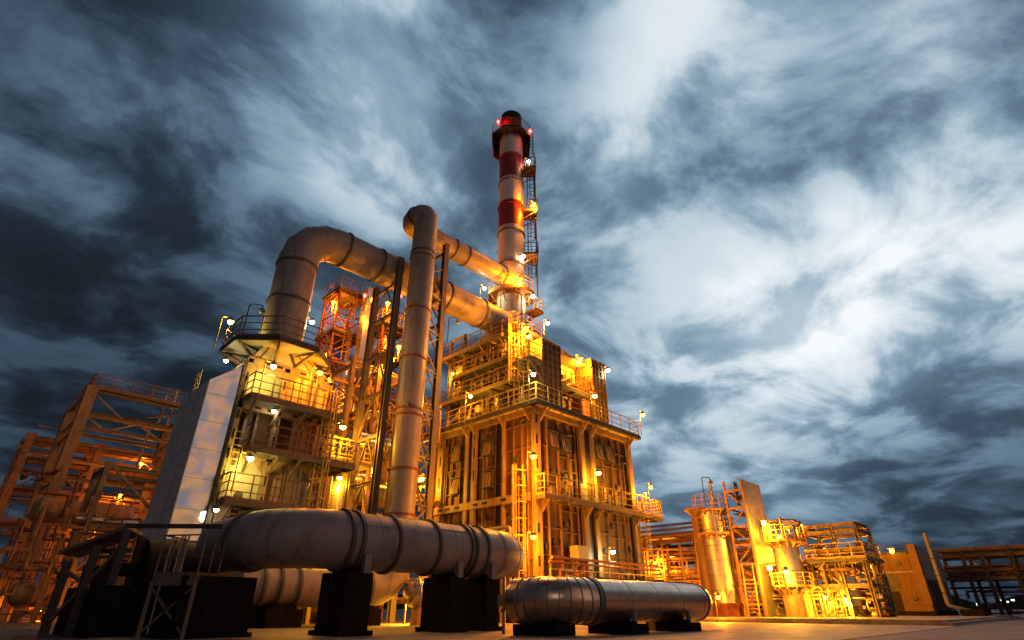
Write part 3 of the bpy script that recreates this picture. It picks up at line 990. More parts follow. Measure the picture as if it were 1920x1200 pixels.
for x in (9.55, 13.15, 14.7):
    mb = MB()
    mb.box(x - .11, FY - .78, 1.60, x + .11, FY - .6, 2.12)
    mb.build('saddle_plate', 'grey', d3)
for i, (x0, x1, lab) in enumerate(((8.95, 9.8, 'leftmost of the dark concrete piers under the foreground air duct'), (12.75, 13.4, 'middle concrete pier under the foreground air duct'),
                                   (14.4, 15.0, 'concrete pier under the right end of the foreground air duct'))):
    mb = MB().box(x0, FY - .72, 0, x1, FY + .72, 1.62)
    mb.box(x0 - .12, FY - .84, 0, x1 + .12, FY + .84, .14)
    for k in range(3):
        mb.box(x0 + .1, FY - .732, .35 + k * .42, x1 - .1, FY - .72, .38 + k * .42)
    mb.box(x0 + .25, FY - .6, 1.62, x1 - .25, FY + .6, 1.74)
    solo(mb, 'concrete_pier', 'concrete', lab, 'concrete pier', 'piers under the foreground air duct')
for x0, x1, lab in ((10.4, 11.9, 'low dark concrete block under the ground run of the flue riser, nearer the boiler'),
                    (14.3, 15.6, 'low dark concrete block under the ground run of the flue riser, nearer the riser')):
    mb = MB().box(x0, VY - 1, 0, x1, VY + 1, .66).box(x0 + .2, VY - .7, .66, x1 - .2, VY + .7, .8)
    solo(mb, 'concrete_block', 'concrete', lab, 'concrete block', 'blocks under the flue riser')

# insulated shiny pipe on low blocks
TY, TZ, TR = 11.0, .90, .60
tk = thing('insulated_pipe', 'shiny metal-clad pipe lying low in front of the furnace with a segmented bend', 'pipe', (17, TY, 0))
mb = MB()
mb.lathe((14.3, TY, TZ), (1, 0, 0), [(TR, 0), (TR, 6.35), (TR * .985, 6.65), (TR * .9, 7.0), (TR * .72, 7.2), (TR * .4, 7.3)], 44)
mb.build('shell', 'warm_reflect', tk)
mb = MB()
cen = Vector((14.3, TY + 1.15, TZ))
arc = [cen + Vector((-math.sin(a), -math.cos(a), 0)) * 1.15 for a in [math.pi / 2 * k / 8 for k in range(9)]]
arc += [Vector((13.15, TY + 1.55, TZ))]
mb.tube(arc, TR + .012, 44)
mb.build('segmented_bend', 'warm_reflect', tk)
for k in range(9):
    a = math.pi / 2 * k / 8
    MB().band(arc[k], (math.cos(a), -math.sin(a), 0), TR + .012, .035, .018, 44).build('gore_seam', 'seam', tk)
for k in range(1, 5):
    MB().band((14.4 + k * 1.55, TY, TZ), (1, 0, 0), TR, .02, .005, 44).build('joint_seam', 'seam', tk)
for x in (14.36, 14.48):
    MB().band((x, TY, TZ), (1, 0, 0), TR, .06, .05, 44).build('flange', 'seam', tk)
MB().band((20.95, TY, TZ), (1, 0, 0), TR, .03, .02, 44).build('end_seam', 'seam', tk)
MB().box(14.6, TY + .15, TZ + TR - .02, 21.2, TY + .25, TZ + TR + .05).build('top_seam', 'dark', tk)
for x in (16.0, 19.3):
    MB().box(x - .06, TY - .62, .34, x + .06, TY - .5, .62).build('saddle_plate', 'grey', tk)
for x, lab in ((13.5, 'dark concrete sleeper under the segmented bend of the shiny pipe'), (15.9, 'dark concrete sleeper under the middle of the shiny pipe'),
               (19.2, 'dark concrete sleeper under the far rounded end of the shiny pipe')):
    yy = TY + (.9 if x < 14 else 0)
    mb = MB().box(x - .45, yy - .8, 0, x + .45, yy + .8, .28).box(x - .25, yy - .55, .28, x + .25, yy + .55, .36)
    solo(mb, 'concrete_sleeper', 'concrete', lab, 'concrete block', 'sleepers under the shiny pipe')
p = at(945, 1100, 18.6)
vt = thing('vent_valve', 'thin pale vent pipe with a valve beside the last concrete pier', 'valve', (p.x, p.y, 0))
MB().tube([(p.x, p.y, 0), (p.x, p.y, 1.55)], .05, 8).build('stem', 'pipe', vt)
MB().box(p.x - .14, p.y - .14, .75, p.x + .14, p.y + .14, 1.05).build('valve_body', 'cblock', vt)
MB().tube([(p.x - .16, p.y - .2, .72), (p.x + .16, p.y + .2, .62)], .07, 8).build('branch', 'rusty', vt)
p = at(1290, 1170, 20.3)
for q, lab in ((at(1225, 1168, 21.5), 'small pale marker box on the ground behind the shiny pipe'),):
    solo(MB().box(q.x - .12, q.y - .12, 0, q.x + .12, q.y + .12, .42).box(q.x - .15, q.y - .15, .42, q.x + .15, q.y + .15, .47), 'marker_box', 'cblock', lab, 'box')

# ================================================================ BOILER BLOCK (left)
BX0, BX1, BY0, BY1 = 8.15, 12.5, 25.2, 29.4
bo = thing('boiler_block', 'pale steel boiler block with three lit galleries and an octagonal top deck', 'boiler', ((BX0 + BX1) / 2, BY0, 0))
MB().box(BX0 + .25, BY0 + .3, 8.9, BX1 - .25, BY1, 11.0).build('upper_casing', 'pale', bo)
MB().box(BX0 + .25, BY0 + .3, 4.4, BX1 - .25, BY1, 6.6).build('lower_casing', 'pale', bo)
MB().box(BX0 + .35, BY0 + 1.0, 6.6, BX1 - .35, BY1, 8.9).build('middle_casing', 'casing', bo)
MB().box(BX0 + .35, BY0 + .8, 1.2, BX1 - .35, BY1, 4.4).build('foot_casing', 'casing', bo)
for x in (BX0 + .1, 10.05, BX1 - .1):
    MB().ibeam((x, BY0 + .12, 0), (x, BY0 + .12, 11.1), .26, .24, .05).build('column', 'cream', bo)
for x in (BX0 + .1, BX1 - .1):
    MB().ibeam((x, BY1, 0), (x, BY1, 11.1), .26, .24, .05).build('column', 'cream', bo)
mb = MB()
sl = MB()
for z in (4.15, 6.55, 8.7, 10.9):
    mb.box(BX0, BY0, z, BX1, BY0 + .2, z + .32)
    for x in (8.9, 9.5, 10.7, 11.4, 12.0):
        sl.box(x, BY0 - .012, z + .1, x + .3, BY0 + .0, z + .22)
for z in [1 + .9 * k for k in range(11)]:
    for x in (BX0 + .1, 10.05, BX1 - .1):
        sl.box(x - .035, BY0 - .015, z, x + .035, BY0 - .002, z + .42)
mb.build('belt_beam', 'cream', bo)
sl.each('slot', 'soot_shade', bo)
# triangular gussets under each belt
mb = MB()
for z in (4.15, 6.55, 10.9):
    for x, s in ((BX0 + .22, 1), (10.05 - .12, -1), (10.05 + .12, 1), (BX1 - .22, -1)):
        mb.add([(x, BY0 + .05, z), (x + .6 * s, BY0 + .05, z), (x, BY0 + .05, z - .6), (x, BY0 + .09, z), (x + .6 * s, BY0 + .09, z), (x, BY0 + .09, z - .6)],
               [(0, 1, 2), (3, 5, 4), (0, 3, 4, 1), (1, 4, 5, 2), (2, 5, 3, 0)])
mb.each('gusset', 'cream', bo)
# recessed bay posts, dark frames and manholes
mb = MB()
for z0, z1 in ((6.9, 8.7), (4.5, 6.5), (9.0, 10.9)):
    for x in (11.0, 11.5, 11.85):
        mb.box(x - .05, BY0 + .22, z0, x + .05, BY0 + .36, z1)
for x in (8.9, 9.4, 10.5):
    mb.box(x - .06, BY0 + .75, 6.7, x + .06, BY0 + 1.02, 8.8)
mb.build('bay_post', 'steel', bo)
for x, z in ((9.25, 9.35), (9.15, 5.0)):
    MB().lathe((x, BY0 + .3, z), (0, -1, 0), [(.18, 0), (.18, .08), (.02, .1)], 16).build('manhole', 'dark', bo)
for z in (9.9, 5.6):
    for x0, x1 in ((10.3, 10.9), (11.1, 11.45)):
        MB().box(x0, BY0 + .24, z - .7, x1, BY0 + .31, z + .6).build('door_panel', 'cream', bo)
# galleries
GY = 24.3
for z, x0, x1 in ((9.1, 8.3, 12.9), (6.85, 8.75, 13.9), (4.6, 8.25, 12.2)):
    g = slab(MB(), x0, GY, x1, BY0 - .02, z, .2).build('gallery', 'grate', bo)
    railing(MB(), [(x0, BY0 - .1, z), (x0, GY + .04, z), (x1 - .04, GY + .04, z), (x1 - .04, BY0 - .1, z)], step=.95).build('railing', 'brail', g)
    mb = MB()
    for k in range(4):
        x = x0 + .3 + (min(x1, BX1) - x0 - .6) * k / 3
        mb.beam((x, BY0, z - .85), (x, GY + .1, z - .18), .08)
    mb.each('brace', 'steel', g)
g = slab(MB(), BX1 + .02, BY0 + .05, 13.8, BY1, 6.86, .2).build('side_gallery', 'grate', bo)
railing(MB(), [(13.76, BY0 + .05, 6.86), (13.76, BY1, 6.86)], step=.9).build('railing', 'rail', g)
ladder(MB(), (8.45, BY0 - .3, 4.55), 7.7, (0, -1, 0), cage_from=None).build('ladder', 'rail', bo)
ladder(MB(), (12.35, BY0 - .3, 0.4), 9.9, (0, -1, 0)).build('ladder', 'rail', bo)
# hopper roof and octagonal deck round the duct
MB().frustum((BX0 + .1, BY0 + .1, BX1 - .1, BY1 - 1.2, 11.1), (LXC - 1.15, CY - 1.15, LXC + 1.15, CY + 1.15, 12.0)).build('hopper_roof', 'pale', bo)
mb = MB()
for x in (8.6, 9.3, 10.5, 11.4, 12.1):
    t = (x - BX0) / (BX1 - BX0)
    mb.beam((x, BY0 + .08, 11.12), (LXC - 1.1 + 2.2 * t, CY - 1.17, 12.0), .05)
mb.build('roof_rib', 'brail', bo)
oc = octo(bo, LXC, CY, 12.1, 1.1, 2.65, name='octagonal_deck', rail='brail', drop=.8, m='dark')
mb = MB().lathe((LXC, CY, 0), (0, 0, 1), [(1.12, 11.94), (2.6, 11.94), (2.6, 11.98), (1.12, 11.98)], 8, math.pi / 8, caps=False)
mb.build('soffit', 'pale', oc)
for k in range(8):
    a = math.pi / 4 * k + math.pi / 8
    MB().beam((LXC + math.cos(a) * 2.4, CY + math.sin(a) * 2.5, 11.88), (LXC + math.cos(a) * 1.3, CY + math.sin(a) * 1.3, 11.3), .09).build('deck_strut', 'steel', bo)
# silver-clad side duct with a sloped top and a hopper foot
sd = thing('clad_side_duct', 'tall silver-clad box duct with sheet seams standing left of the boiler block', 'duct', (7.3, BY0, 0))
sx0, sx1, sy0, sy1 = 6.75, 7.98, 25.2, 28.9
mb = MB().hexa([(sx0, sy0, 3.05), (sx1, sy0, 3.05), (sx1, sy1, 3.05), (sx0, sy1, 3.05), (sx0, sy0, 9.62), (sx1, sy0, 10.65), (sx1, sy1, 10.65), (sx0, sy1, 9.62)])
mb.build('cladding', 'dim_face', sd)
mb = MB().hexa([(sx0 + .01, sy0 - .016, 3.06), (sx1 - .01, sy0 - .016, 3.06), (sx1 - .01, sy0 - .002, 3.06), (sx0 + .01, sy0 - .002, 3.06), (sx0 + .01, sy0 - .016, 9.6), (sx1 - .01, sy0 - .016, 10.62), (sx1 - .01, sy0 - .002, 10.62), (sx0 + .01, sy0 - .002, 9.6)])
ps = mb.build('lit_face_sheet', 'lit_face', sd)  # added sheet gives this face its brighter reflection; same cladding as the body
for z in (4.2, 5.4, 6.6, 7.8, 9.0):
    MB().box(sx0 + .02, sy0 - .024, z, sx1 - .02, sy0 - .0165, z + .016).build('sheet_lap', 'seam', ps)
mb = MB()
for z in (4.2, 5.4, 6.6, 7.8, 9.0):
    mb.box(sx0 - .008, sy0 + .02, z, sx0, sy1, z + .018)
for y in (26.4, 27.6):
    mb.box(sx0 - .01, y, 3.05, sx0, y + .018, 9.6)
mb.box(sx0 - .03, sy0 - .03, 3.05, sx0 + .008, sy0 - .001, 9.62)
mb.build('sheet_seam', 'seam', sd)
MB().frustum((7.15, 26.2, 7.7, 27.6, 1.6), (sx0, sy0, sx1, sy1, 3.05)).build('hopper', 'clad', sd)
mb = MB()
mb.box(sx1, sy0 - .12, .5, sx1 + .14, sy0 + .05, 10.9)
mb.build('edge_post', 'dark', sd)
for x, y in ((6.9, 25.4), (7.85, 25.4), (6.9, 28.7), (7.85, 28.7)):
    MB().ibeam((x, y, 0), (x, y, 3.2), .2).build('leg', 'steel', sd)
g = slab(MB(), 7.3, 28.9, 8.1, 29.6, 10.2, .16).build('top_landing', 'grate', sd)
railing(MB(), [(7.3, 29.6, 10.2), (7.3, 28.95, 10.2)], step=.4).build('railing', 'rail', g)

# fan and dark foundations at the left
fan = thing('fan_house', 'dark fan casing on a concrete base at the left end of the air duct', 'fan', (6.4, 20.5, 0))
MB().box(3.9, 19.4, 0, 8.1, 23.4, 1.25).build('foundation', 'concrete', fan)
MB().lathe((5.2, 21.4, 1.75), (1, 0, 0), [(.9, 0), (.9, 1.9)], 28).build('volute', 'soot_shade', fan)
MB().tube([(4.5, 21.4, 1.75), (5.2, 21.4, 1.75)], .2, 14).build('shaft_cover', 'soot_shade', fan)
MB().box(4.0, 20.9, 1.25, 4.55, 21.9, 1.8).build('motor', 'soot_shade', fan)
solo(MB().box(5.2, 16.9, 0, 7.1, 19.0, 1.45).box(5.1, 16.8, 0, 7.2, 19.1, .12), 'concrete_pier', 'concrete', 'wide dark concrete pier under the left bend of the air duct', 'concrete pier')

# canopy with sloped roof, left foreground
ca = thing('steel_canopy', 'dark steel canopy frame with a sloping roof at the left foreground', 'canopy', (3.6, 20.7, 0))
mb = MB()
a0, a1 = at(112, 1032, 17.5), at(240, 985, 17)
dvec = Vector((.45, .89, 0)) * 1.8
mb.hexa([a0 - Vector((0, 0, .09)), a1 - Vector((0, 0, .09)), a1 + dvec - Vector((0, 0, .09)), a0 + dvec - Vector((0, 0, .09)), a0, a1, a1 + dvec, a0 + dvec])
mb.build('roof', 'steel', ca)
for i, (px, py, D) in enumerate(((130, 1048, 17.3), (183, 1020, 17.1), (240, 990, 16.9))):
    t = at(px, py, D)
    MB().ibeam((t.x, t.y, 0), (t.x, t.y, t.z - .05), .2).build('post', 'dark', ca)
    MB().ibeam((t.x + dvec.x, t.y + dvec.y, 0), (t.x + dvec.x, t.y + dvec.y, t.z - .05), .2).build('post', 'dark', ca)
b0, b1 = at(238, 986, 16.9), at(416, 987, 16.6)
MB().beam(b0, b1, .09, .12).build('tie_beam', 'dark', ca)
p0, p1 = at(130, 1048, 17.3), at(240, 990, 16.9)
MB().beam((p0.x, p0.y, .3), (p1.x, p1.y, p1.z - .5), .08).beam((p0.x, p0.y, p0.z - .3), (p1.x, p1.y, .9), .08).build('cross_brace', 'steel', ca)
mb = MB()
h0, h1 = at(196, 975, 18.5), at(262, 983, 18.3)
railing(mb, [(h0.x, h0.y, h0.z - 1.0), (h1.x, h1.y, h0.z - 1.0)], h=1.0, step=.6)
mb.beam((h0.x, h0.y, h0.z - 1.1), (h1.x, h1.y, h0.z - 1.1), .08)
mb.build('handrail', 'steel', ca)

# access stand with handrails
ac = thing('access_stand', 'slender steel access stand with handrails before the dark fan base', 'stand', (5.6, 18.6, 0))
q = [at(288, 1084, 15.8), at(368, 1084, 15.6)]
zf = q[0].z
q2 = [v + Vector((.8, .8, 0)) for v in q]
mb = MB().hexa([Vector((v.x, v.y, zf - .08)) for v in (q[0], q[1], q2[1], q2[0])] + [Vector((v.x, v.y, zf)) for v in (q[0], q[1], q2[1], q2[0])])
mb.beam((q[0].x, q[0].y, zf - .1), (q[1].x, q[1].y, zf - .1), .08, .16)
mb.build('deck', 'steel', ac)
mb = MB()
for a, b in ((q[0], q[1]), (q2[0], q2[1])):
    for v in (a, b):
        MB().beam((v.x, v.y, 0), (v.x, v.y, zf - .08), .09).build('leg', 'steel', ac)
mb.beam((q[0].x, q[0].y, zf - .2), (q[1].x, q[1].y, .1), .05).beam((q[1].x, q[1].y, zf - .2), (q[0].x, q[0].y, .1), .05)
mb.build('cross_brace', 'steel', ac)
railing(MB(), [(q2[0].x, q2[0].y, zf), (q[0].x, q[0].y, zf), (q[1].x, q[1].y, zf), (q2[1].x, q2[1].y, zf)], h=1.05, step=.55, r=.018, mids=1).build('handrail', 'steel', ac)
for k, px in enumerate((312, 330, 342)):
    b0_ = at(px - 6, 1078, 16.5)
    t0_ = at(px + 6, 1004, 16.5)
    MB().tube([(b0_.x, b0_.y, .1), (b0_.x, b0_.y, t0_.z)], .03, 8).build('standpipe', 'pipe', ac)

# ================================================================ DUCT SUPPORT TOWERS
def trestle(label, xs, ys, ztops, lev, base_label):
    t = thing('duct_trestle', label, 'support tower', (sum(xs) / len(xs), sum(ys) / 2, 0), 'support towers under the flue ducts')
    cols = []
    for i, y in enumerate(ys):
        for x in xs:
            MB().ibeam((x, y, 0), (x, y, ztops[i]), .34, .34, .06).build('column', 'steel', t)
            cols.append((x, y))
    b = MB()
    pairs = []
    if len(xs) == 2:
        pairs += [((xs[0], y), (xs[1], y)) for y in ys]
    pairs += [((x, ys[0]), (x, ys[1])) for x in xs]
    zl = lev
    for (a, c) in pairs:
        for k in range(len(zl)):
            b.ibeam((a[0], a[1], zl[k]), (c[0], c[1], zl[k]), .16, .18, .03)
            if k < len(zl) - 1:
                m_ = ((a[0] + c[0]) / 2, (a[1] + c[1]) / 2, zl[k + 1])
                b.beam((a[0], a[1], zl[k]), m_, .09)
                b.beam((c[0], c[1], zl[k]), m_, .09)
    b.build('bracing', 'steel', t)
    return t


trestle('tall steel trestle under the widest flue duct, between boiler and riser', (15.7,), (25.2, 27.7), (20.4, 19.3), (1.5, 4, 6.5, 9, 11.5, 14, 16.5, 18.6), '')
t2 = trestle('tall steel trestle beside the flue riser reaching the upper duct', (19.2,), (25.2, 27.8), (23.3, 23.0), (2, 4.5, 7, 9.5, 12, 14.5, 17, 19.0, 22.6), '')
mb = MB()
for k, z in enumerate((3, 5.6, 8.2, 10.8, 13.4, 16.0, 18.6)):
    mb.beam((19.2, 25.2, z), (17.6, 24.6, z), .1)
    mb.beam((19.2, 25.2, z), (17.55, 24.6, z + 1.3), .07)
    mb.beam((17.55, 24.6, z + 1.3), (19.2, 25.2, z + 2.6), .07)
mb.build('side_lattice', 'steel', t2)
for z in (4, 7, 10, 13, 16, 18.8):
    MB().beam((17.55, 24.6, z), (17.55, 24.6, z + 2.6), .09).build('lattice_chord', 'steel', t2)
mb = MB()
mb.add([], [])
b = MB().ibeam((15.7, 25.2, 18.85), (15.7, 27.7, 18.85), .3)
solo_t = None

# ================================================================ PROCESS RACK between boiler and furnace
def rack(label, xs, ys, zs, name='pipe_rack', m='orange', col=.28, brace=True, grp=None, over=.5):
    t = thing(name, label, 'pipe rack', ((xs[0] + xs[-1]) / 2, (ys[0] + ys[-1]) / 2, 0), grp)
    for x in xs:
        for y in ys:
            MB().ibeam((x, y, 0), (x, y, zs[-1] + over), col, col, .05).build('column', m, t)
    for z in zs:
        b_ = MB()
        for y in ys:
            b_.ibeam((xs[0], y, z), (xs[-1], y, z), .2, .26, .04)
        for x in xs:
            b_.ibeam((x, ys[0], z - .1), (x, ys[-1], z - .1), .2, .26, .04)
        b_.build('beam', m, t)
    if brace:
        b_ = MB()
        for i in range(len(xs) - 1):
            for k in range(len(zs) - 1):
                if (i + k) % 2 == 0:
                    xm = (xs[i] + xs[i + 1]) / 2
                    b_.beam((xs[i], ys[0], zs[k]), (xm, ys[0], zs[k + 1]), .1)
                    b_.beam((xs[i + 1], ys[0], zs[k]), (xm, ys[0], zs[k + 1]), .1)
        for k in range(len(zs) - 1):
            b_.beam((xs[0], ys[0], zs[k]), (xs[0], ys[-1], zs[k + 1]), .1)
            b_.beam((xs[-1], ys[0], zs[k]), (xs[-1], ys[-1], zs[k + 1]), .1)
        b_.build('bracing', m, t)
    return t


def clutter(label, x0, x1, y0, y1, z0, z1, n, seed, m='pipe', rmax=.11, name='pipework', cat='pipework', grp=None):
    """one welded run of small process pipes with risers, elbows and valves"""
    rn = random.Random(seed)
    t = thing(name, label, cat, ((x0 + x1) / 2, (y0 + y1) / 2, z0), grp)
    for k in range(n):
        x, y, z = rn.uniform(x0, x1), rn.uniform(y0, y1), rn.uniform(z0, z1)
        pts = [Vector((x, y, z))]
        ax = rn.choice((0, 1, 2))
        for s in range(rn.choice((2, 3, 3, 4))):
            L_ = rn.uniform(.5, 2.4) * rn.choice((-1, 1))
            v = pts[-1].copy()
            v[ax] += L_
            v.x, v.y, v.z = min(max(v.x, x0), x1), min(max(v.y, y0), y1), min(max(v.z, z0), z1)
            if (v - pts[-1]).length > .3:
                pts.append(v)
            ax = (ax + rn.choice((1, 2))) % 3
        if len(pts) > 1:
            r = rn.choice((.04, .05, .07, .09, rmax))
            pr = MB().tube(bend(pts, r * 2, 3), r, 8).build('pipe_run', m, t)
            p = pts[0].lerp(pts[1], .5)
            b2 = MB().lathe(p, pts[1] - pts[0], [(r * 1.7, -.05), (r * 1.7, .05)], 10)
            if rn.random() < .5:
                b2.box(p.x - r, p.y - r, p.z + r * .5, p.x + r, p.y + r, p.z + r + .25)
                b2.lathe((p.x, p.y, p.z + r + .24), (0, 0, 1), [(.14, 0), (.14, .03)], 10)
            b2.build('valve', 'steel', pr)
    return t


rack('rust-orange process rack seen between the boiler block and the flue riser', (16.6, 18.6, 20.6), (31.0, 34.5), (2.4, 5.0, 7.6, 10.2, 12.8, 15.2), m='orange')
rack('deeper red-brown process rack rising behind the duct trestles', (16.5, 19.5, 22.5), (37.0, 40.0), (3, 6, 9, 12, 15, 17.5), m='rusty')
clutter('tangle of small pipes and valves low behind the flue riser', 14.7, 20.2, 30.4, 34.4, .6, 5.6, 60, 11, 'pipe')
clutter('tangle of small pipes and valves halfway up behind the duct trestles', 16.6, 20.4, 30.4, 34.4, 5.8, 12.4, 70, 12, 'orange')
clutter('tangle of red pipes and valves in the rack behind the trestles, near its top', 16, 22, 36, 40, 10, 17.5, 60, 13, 'rusty')
clutter('knot of silvery pipes just right of the boiler block, above ground', 13.6, 18.5, 28.3, 30.4, .4, 4.8, 60, 15, 'pipe', .16)
clutter('orange pipework and risers filling the gap between boiler block and trestle', 13.6, 16.5, 30.6, 34, 3, 8.0, 50, 16, 'orange', .14)
clutter('pipework climbing the furnace side behind the second trestle', 20.0, 22.8, 28.5, 33, 1, 13, 70, 17, 'orange', .12)
clutter('maze of small pipework deep behind the boiler block', 8.5, 15, 33, 38, .5, 9, 60, 14, 'orange')


def drum(label, p, ax, L, r, m='silver', heads=.35, name='drum', cat='vessel', feet=None, grp=None):
    p = Vector(p)
    t = thing(name, label, cat, p if feet is None else (p.x, p.y, feet), grp)
    MB().lathe(p, ax, [(r * .3, -L / 2 - heads), (r * .75, -L / 2 - heads * .75), (r, -L / 2), (r, L / 2), (r * .75, L / 2 + heads * .75), (r * .3, L / 2 + heads)], 32).build('shell', m, t)
    for k in range(4):
        MB().band(p + Vector(ax) * (-L / 2 + L * k / 3), ax, r, .05, .025, 32).build('band', 'seam', t)
    if feet is not None:
        for s in (-.35, .35):
            c = p + Vector(ax) * L * s
            MB().box(c.x - .25, c.y - .25, feet, c.x + .25, c.y + .25, c.z - r * .8).build('foot', 'orange', t)
    return t


drum('silver horizontal drum high behind the duct trestle, left of the riser', at(700, 838, 33.5), (1, 0, 0), 3.0, .72, 'silver', feet=7.7)
drum('golden-lit horizontal drum low behind the flue riser', at(700, 925, 34.5), (1, 0, 0), 4.0, .85, 'silver', feet=5.1)
drum('pale horizontal vessel glimpsed above the silver drum', at(720, 790, 37.0), (1, 0, 0), 2.6, .6, 'clad', feet=9.1)
drum('pale vessel glimpsed between the trestle columns higher up', at(708, 705, 40.0), (1, 0, 0), 2.4, .65, 'clad', feet=15.1)
drum('silver drum low under the air duct, seen between the piers', (18.6, 23.4, 1.3), (1, 0, 0), 2.6, .62, 'silver', feet=0)
t = thing('elbow_pipe', 'fat silver-clad pipe with a segmented bend beside the boiler block', 'pipe', tuple(at(628, 960, 32)))
e0, e1, e2 = at(628, 975, 32), at(636, 893, 32), at(668, 893, 34.5)
e0.x, e0.y = e1.x, e1.y
pth = bend([Vector((e1.x, e1.y, 0.5)), e1, Vector((e1.x + 2.4, e1.y, e1.z))], 1.15, 7)
MB().tube(pth, .58, 30).build('shell', 'silver', t)
for k in range(1, 9):
    d_ = (pth[min(k + 1, len(pth) - 1)] - pth[k - 1]).normalized()
    MB().band(pth[k], d_, .58, .04, .02, 30).build('gore_seam', 'seam', t)
# lit platform with yellow rails
p = at(632, 868, 31)
pf = thing('valve_platform', 'small railed platform glowing yellow right of the boiler block', 'platform', (p.x, p.y, 0))
g = slab(MB(), p.x - 1.0, p.y - 1.1, p.x + 1.6, p.y + .8, p.z, .2).build('deck', 'grate', pf)
railing(MB(), [(p.x - 1, p.y + .8, p.z), (p.x - 1, p.y - 1.06, p.z), (p.x + 1.56, p.y - 1.06, p.z), (p.x + 1.56, p.y + .8, p.z)], step=.5, mids=3, r=.03).build('railing', 'rail', pf)
for dx, dy in ((-.9, -1), (1.5, -1), (-.9, .7), (1.5, .7)):
    MB().ibeam((p.x + dx, p.y + dy, 0), (p.x + dx, p.y + dy, p.z - .15), .2).build('post', 'orange', pf)
for k in range(4):
    MB().tube([(p.x - .6 + k * .4, p.y + .3, p.z), (p.x - .6 + k * .4, p.y + .3, p.z + 1.6)], .08, 8).build('standpipe', 'pale', pf)

# ---- far lattice towers and columns
def lattice(label, c, w, z1, step, m='rusty'):
    t = thing('lattice_tower', label, 'tower', (c[0], c[1], 0), 'lattice towers behind the boiler')
    P = [(c[0] + sx * w / 2, c[1] + sy * w / 2) for sx, sy in ((-1, -1), (1, -1), (1, 1), (-1, 1))]
    for x, y in P:
        MB().beam((x, y, 0), (x, y, z1), .2).build('leg', m, t)
    b_ = MB()
    z = 0
    k = 0
    while z + step <= z1 + .01:
        for i in range(4):
            a, c_ = P[i], P[(i + 1) % 4]
            b_.beam((*a, z + step), (*c_, z + step), .12)
            if k % 2:
                b_.beam((*a, z), (*c_, z + step), .08)
            else:
                b_.beam((*c_, z), (*a, z + step), .08)
            b_.beam((a[0], a[1], z + step / 2), ((a[0] + c_[0]) / 2, (a[1] + c_[1]) / 2, z + step), .06)
        z += step
        k += 1
    b_.build('bracing', m, t)
    return t


lt = lattice('open lattice tower with a bright lamp on its left corner, behind the boiler', (20.9, 42.4), 2.6, 26.6, 2.2)
ladder(MB(), (20.9, 41.0, 8), 26.5, (0, -1, 0)).build('ladder', 'orange', lt)
for z in (14, 18.2, 22.4, 26.6):
    g = slab(MB(), 19.4, 40.7, 22.4, 44.0, z, .2).build('landing', 'grate', lt)
    railing(MB(), [(19.4, 44, z), (19.4, 40.75, z), (22.4, 40.75, z)], step=.9).build('railing', 'orange', g)
mb = MB()
rn = random.Random(5)
for k in range(40):
    z = rn.uniform(12, 26)
    x, y = rn.uniform(19.8, 22), rn.uniform(41.2, 43.5)
    mb.beam((x, y, z), (x + rn.uniform(-1, 1), y + rn.uniform(-1, 1), z + rn.uniform(.3, 1.6)), .07)
mb.each('small_pipe', 'orange', lt)
lt2 = lattice('open lattice tower with a lit vessel and red beacons, between the trestle columns', (24.3, 40.0), 2.4, 25.4, 2.1)
for z in (16.5, 20.5, 23.6):
    g = slab(MB(), 22.7, 38.4, 25.8, 41.6, z, .2).build('landing', 'grate', lt2)
    railing(MB(), [(22.7, 41.6, z), (22.7, 38.45, z), (25.8, 38.45, z)], step=.8).build('railing', 'orange', g)
mb = MB()
for k in range(36):
    z = rn.uniform(14, 25)
    x, y = rn.uniform(23.2, 25.4), rn.uniform(38.6, 41)
    mb.beam((x, y, z), (x + rn.uniform(-1, 1), y + rn.uniform(-1, 1), z + rn.uniform(.3, 1.4)), .08)
mb.each('small_pipe', 'orange', lt2)
vs = thing('column_vessel', 'pale upright vessel inside the beacon-topped lattice tower', 'vessel', (24.3, 40.0, 12))
MB().lathe((24.3, 40.0, 0), (0, 0, 1), [(.75, 12), (.75, 23), (.6, 23.5), (.2, 23.9)], 24).build('shell', 'clad', vs)
MB().lathe((24.1, 39.0, 24.6), (0, 0, 1), [(.1, -.8), (.5, -.55), (.7, 0), (.5, .55), (.1, .8)], 18).build('top_drum', 'pale', vs)
p = at(686, 600, 43)
bx = thing('clad_shaft', 'slim silver-clad shaft standing between the two far lattice towers', 'shaft', (p.x, p.y, 0))
MB().box(p.x - .42, p.y - .42, 19.6, p.x + .42, p.y + .42, 26.6).build('upper_cladding', 'silver', bx)
MB().box(p.x - .5, p.y - .5, 19.4, p.x + .5, p.y + .5, 19.6).build('collar', 'seam', bx)
MB().box(p.x - .47, p.y - .47, 24.5, p.x + .47, p.y + .47, 24.6).build('collar', 'seam', bx)
MB().tube([(p.x, p.y, 0), (p.x, p.y, 19.4)], .36, 20).build('lower_pipe', 'clad', bx)
p = at(636, 720, 40)
sv = thing('clad_column', 'broad silver-clad column behind the right edge of the boiler block', 'vessel', (p.x, p.y, 0))
MB().lathe((p.x, p.y, 0), (0, 0, 1), [(.95, 0), (.95, 17.6), (.9, 17.9), (.4, 18.1)], 32).build('shell', 'silver', sv)
for z in (3, 6, 9, 12, 15):
    MB().band((p.x, p.y, z), (0, 0, 1), .95, .05, .02, 32).build('band', 'seam', sv)
for dx, rr_ in ((1.25, .16), (1.65, .12), (1.95, .09)):
    MB().tube([(p.x + dx, p.y - .4, 0), (p.x + dx, p.y - .4, 17.5)], rr_, 12).build('side_pipe', 'clad', sv)

